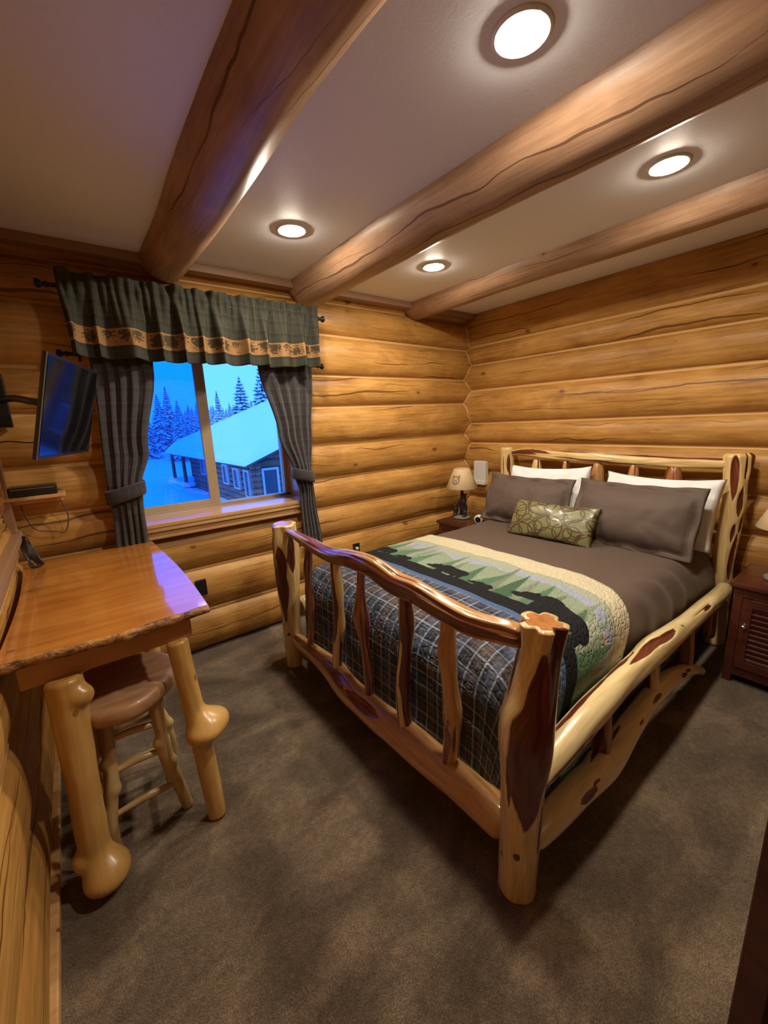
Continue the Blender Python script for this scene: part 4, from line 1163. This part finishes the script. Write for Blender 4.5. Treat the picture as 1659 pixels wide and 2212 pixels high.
# ---------------------------------------------------------------- outdoors
def outdoors():
    nx, ny = 60, 60
    def g(i, j):
        x = lerp(-60, 90, i/nx); y = lerp(3.6, 110, j/ny)
        z = -2.85+1.9*sstep(38, 62, y)+.12*mn.noise(Vector((x*.15, y*.15, 0)))
        return (x, y, z)
    tag(grid_mesh('snow_ground', nx, ny, g, M['snow'], None), kind='structure')
    t = empty('log_lodge', (12, 29, -2.85)); tag(t, 'log lodge outside the window under a thick snow covered roof', 'building')
    inv = Matrix.Translation(t.location).inverted(); ch = []
    EX, SL, Y0, Y1, EZ, XRG = 6.9, .39, 20.0, 39.2, -.3, 17.0
    def slab(x0, x1, z_off, th, grow, nm, mat, round_=False):
        bm = bmesh.new(); prof = []
        # profile across x of one roof (both slopes)
        pts = [(x0, 0.0)]
        n = 24
        xs = [x0+(2*XRG-2*x0)*i/n for i in range(n+1)]
        top, bot = [], []
        for x in xs:
            zz = EZ+SL*(XRG-EX-abs(x-XRG))+z_off
            e = min(x-x0, 2*XRG-x0-x); k_ = th if not round_ else th*math.sqrt(min(1, max(e, 0)/.35+.12))
            top.append((x, zz+k_)); bot.append((x, zz))
        P = bot+list(reversed(top)); ys = [Y0-grow, Y0-grow+.15, (Y0+Y1)/2, Y1+grow-.15, Y1+grow]
        rings = []
        for yi, y in enumerate(ys):
            ed = .45 if (yi in (0, 4) and round_) else 1
            row = [bm.verts.new((x, y, z)) for x, z in bot]+[bm.verts.new((x, y, lerp(zb, z, ed))) for (x, z), (_, zb) in zip(reversed(top), reversed(bot))]
            rings.append(row)
        m = len(P)
        for a, b in zip(rings[:-1], rings[1:]):
            for i in range(m): bm.faces.new((a[i], a[(i+1) % m], b[(i+1) % m], b[i]))
        for i in range(n):
            bm.faces.new((rings[0][i], rings[0][m-1-i], rings[0][m-2-i], rings[0][i+1])); bm.faces.new((rings[-1][i+1], rings[-1][m-2-i], rings[-1][m-1-i], rings[-1][i]))
        bmesh.ops.recalc_face_normals(bm, faces=bm.faces)
        o = obj(nm, bm, mat, t, smooth=False); ch.append(o)
    slab(EX, 0, -.12, .14, .0, 'roof', M['ext_dark'])
    slab(EX-.12, 0, .02, .62, .12, 'roof_snow', M['snow'], True)
    bm = bmesh.new(); uvl = bm.loops.layers.uv.new('UVMap'); li = bm.verts.layers.float.new('lid')
    WXX = 7.7; WY = 20.9
    for k_ in range(8):                                    # log courses of the walls
        z0 = -2.9+k_*.33
        for P in (((WXX, WY-.3, z0+.16), (WXX, 34, z0+.16)), ((WXX-.3, WY, z0+.16), (26, WY, z0+.16))):
            add_tube(bm, [P[0], [(P[0][i]+P[1][i])/2 for i in range(3)], P[1]], .18, 10, 4)
    for k_ in range(14):
        z0 = -.3+k_*.33; half = (XRG-WXX)-max(0, (z0-.1-EZ))/SL
        if half > .6: add_tube(bm, [(XRG-half, WY, z0), (XRG, WY, z0), (XRG+half, WY, z0)], .18, 10, 4)
    for f in bm.faces:
        for lp_ in f.loops: lp_[uvl].uv = ((lp_.vert.co.x+lp_.vert.co.y)*.4, lp_.vert.co.z)
    ch.append(obj('log_wall', bm, M['ext_log'], t))
    def opening(nm, c, w_, h_, ax, sash=True):
        bm = bmesh.new(); d = .06
        def bx(u0, u1, z0, z1, o0, o1):
            if ax == 'x': add_box(bm, (c[0]-o1, c[1]+u0, c[2]+z0), (c[0]-o0, c[1]+u1, c[2]+z1))
            else: add_box(bm, (c[0]+u0, c[1]-o1, c[2]+z0), (c[0]+u1, c[1]-o0, c[2]+z1))
        for a_ in ((-w_/2-.12, -w_/2), (w_/2, w_/2+.12)): bx(a_[0], a_[1], -.1, h_+.12, .15, .27)
        bx(-w_/2, w_/2, h_, h_+.12, .15, .27); bx(-w_/2, w_/2, -.1, 0, .15, .27)
        if nm != 'window': bx(-.05, .05, 0, h_, .15, .25)
        f_ = obj(nm, bm, M['ext_trim'], t, smooth=False); ch.append(f_)
        bm = bmesh.new(); bx(-w_/2, w_/2, 0, h_, .12, .20)
        obj('pane', bm, M['ext_glass'], f_, smooth=False)
    for y, z in ((30.5, -1.5), (28.2, -1.5), (25.5, -1.7), (23.5, -1.8)): opening('window', (WXX, y, z), .8, 1.0, 'x')
    opening('window', (WXX, 21.8, -2.1), .6, 1.3, 'x')
    opening('window', (8.35, WY, -2.2), .7, 1.5, 'y'); opening('door', (10.3, WY, -2.7), 1.5, 1.9, 'y')
    opening('window', (12.6, WY, -1.9), .9, 1.2, 'y')
    for (x, y) in ((7.1, 38.6), (7.1, 34.6), (8.6, 38.6)):
        o = log('porch_post', [(x, y, -2.8), (x, y, -1.5), (x, y, -.38)], [.14, .13, .13], M['ext_log'], t, ref=(1, 0, 0), nseg=12, ds=.3, lump=.0); ch.append(o)
    bm = bmesh.new(); add_box(bm, (6.7, 33.8, -2.75), (9.6, 39.0, -2.45), .05)
    ch.append(obj('porch_floor', bm, M['snow'], t, smooth=False))
    for o in ch: o.matrix_parent_inverse = inv
    # spruces
    def spruce_mesh(seed, H=10.0, W_=2.4):
        rnd = random.Random(seed); bm = bmesh.new(); n_l = 30
        for k_ in range(n_l):
            f = k_/(n_l-1); z = H*(.06+.92*f); rr = W_*(1-f)**.85*(.85+.3*rnd.random())+.06
            nb = 11 if f < .7 else 7; off = rnd.random()*6
            for b_ in range(nb):
                th = off+2*PI*b_/nb+rnd.uniform(-.2, .2); r1 = rr*rnd.uniform(.75, 1.12); dz = -r1*rnd.uniform(.25, .5)
                d_ = Vector((math.cos(th), math.sin(th), 0)); s_ = Vector((-d_.y, d_.x, 0)); wv = max(.10, r1*.24)
                p0 = Vector((0, 0, z)); pm = p0+d_*r1*.55+Vector((0, 0, dz*.35)); p1 = p0+d_*r1+Vector((0, 0, dz))
                tk = .10+.05*(1-f)
                v = [bm.verts.new(q) for q in (p0+Vector((0, 0, .05)), pm+s_*wv+Vector((0, 0, -.12)), p1, pm-s_*wv+Vector((0, 0, -.12)), pm+Vector((0, 0, tk)), pm+Vector((0, 0, -tk*2.2)))]
                for t3 in ((0, 1, 4), (1, 2, 4), (2, 3, 4), (3, 0, 4), (1, 0, 5), (2, 1, 5), (3, 2, 5), (0, 3, 5)): bm.faces.new([v[i] for i in t3])
        me = bpy.data.meshes.new('spruce_foliage'); bm.normal_update(); bm.to_mesh(me); bm.free()
        me.materials.append(M['spruce']); return me
    protos = []
    spots = [(15.8, 45, 6.9, 2.9, 'tall snow laden spruce rising alone above the lodge roof'), (18.6, 46, 8.8, 2.9, 'tallest snowy spruce, half hidden by the right curtain'),
             (13.6, 46, 5.5, 1.4, 'narrow pointed spruce just right of the window mullion'),
             (11.4, 60, 7.2, 1.9, 'pointed spruce at the left, taller of the neighbouring two'), (10.3, 60, 6.2, 2.0, 'pointed spruce nearest the left curtain')]
    rnd = random.Random(11); cnt = 0
    while cnt < 56:
        y = rnd.uniform(50, 92); x = rnd.uniform(.12, .44)*y
        if any((x-a[0])**2+(y-a[1])**2 < 7.5 for a in spots): continue
        top = 1.55+rnd.uniform(.030, .066)*y; cnt += 1
        where = 'in the left pane' if x/y < .26 else 'in the right pane above the lodge roof'
        far = 'front row' if y < 62 else ('middle rows' if y < 78 else 'distant rows')
        spots.append((x, y, top, rnd.uniform(1.5, 1.9), 'forest spruce in the %s, seen %s' % (far, where)))
    for i in range(5):
        protos.append(spruce_mesh(50+i))
    bmt = bmesh.new(); add_lathe(bmt, [(.16, 0), (.10, 5), (.02, 9.7)], 8)
    tm = bpy.data.meshes.new('trunk'); bmt.to_mesh(tm); bmt.free(); tm.materials.append(M['bark'])
    for i, (x, y, top, wd, lab) in enumerate(spots):
        base = -2.85+1.9*sstep(38, 62, y)-.1; H = top-base
        e = empty('spruce_tree', (x, y, base), rnd.uniform(0, 6)); e.scale = (wd/2.4, wd/2.4, H/10.0)
        fo = bpy.data.objects.new('foliage', protos[i % 5]); COL.objects.link(fo); fo.parent = e
        tr = bpy.data.objects.new('trunk', tm); COL.objects.link(tr); tr.parent = e
        tag(e, lab, 'tree', 'snowy spruces behind the lodge')
outdoors()
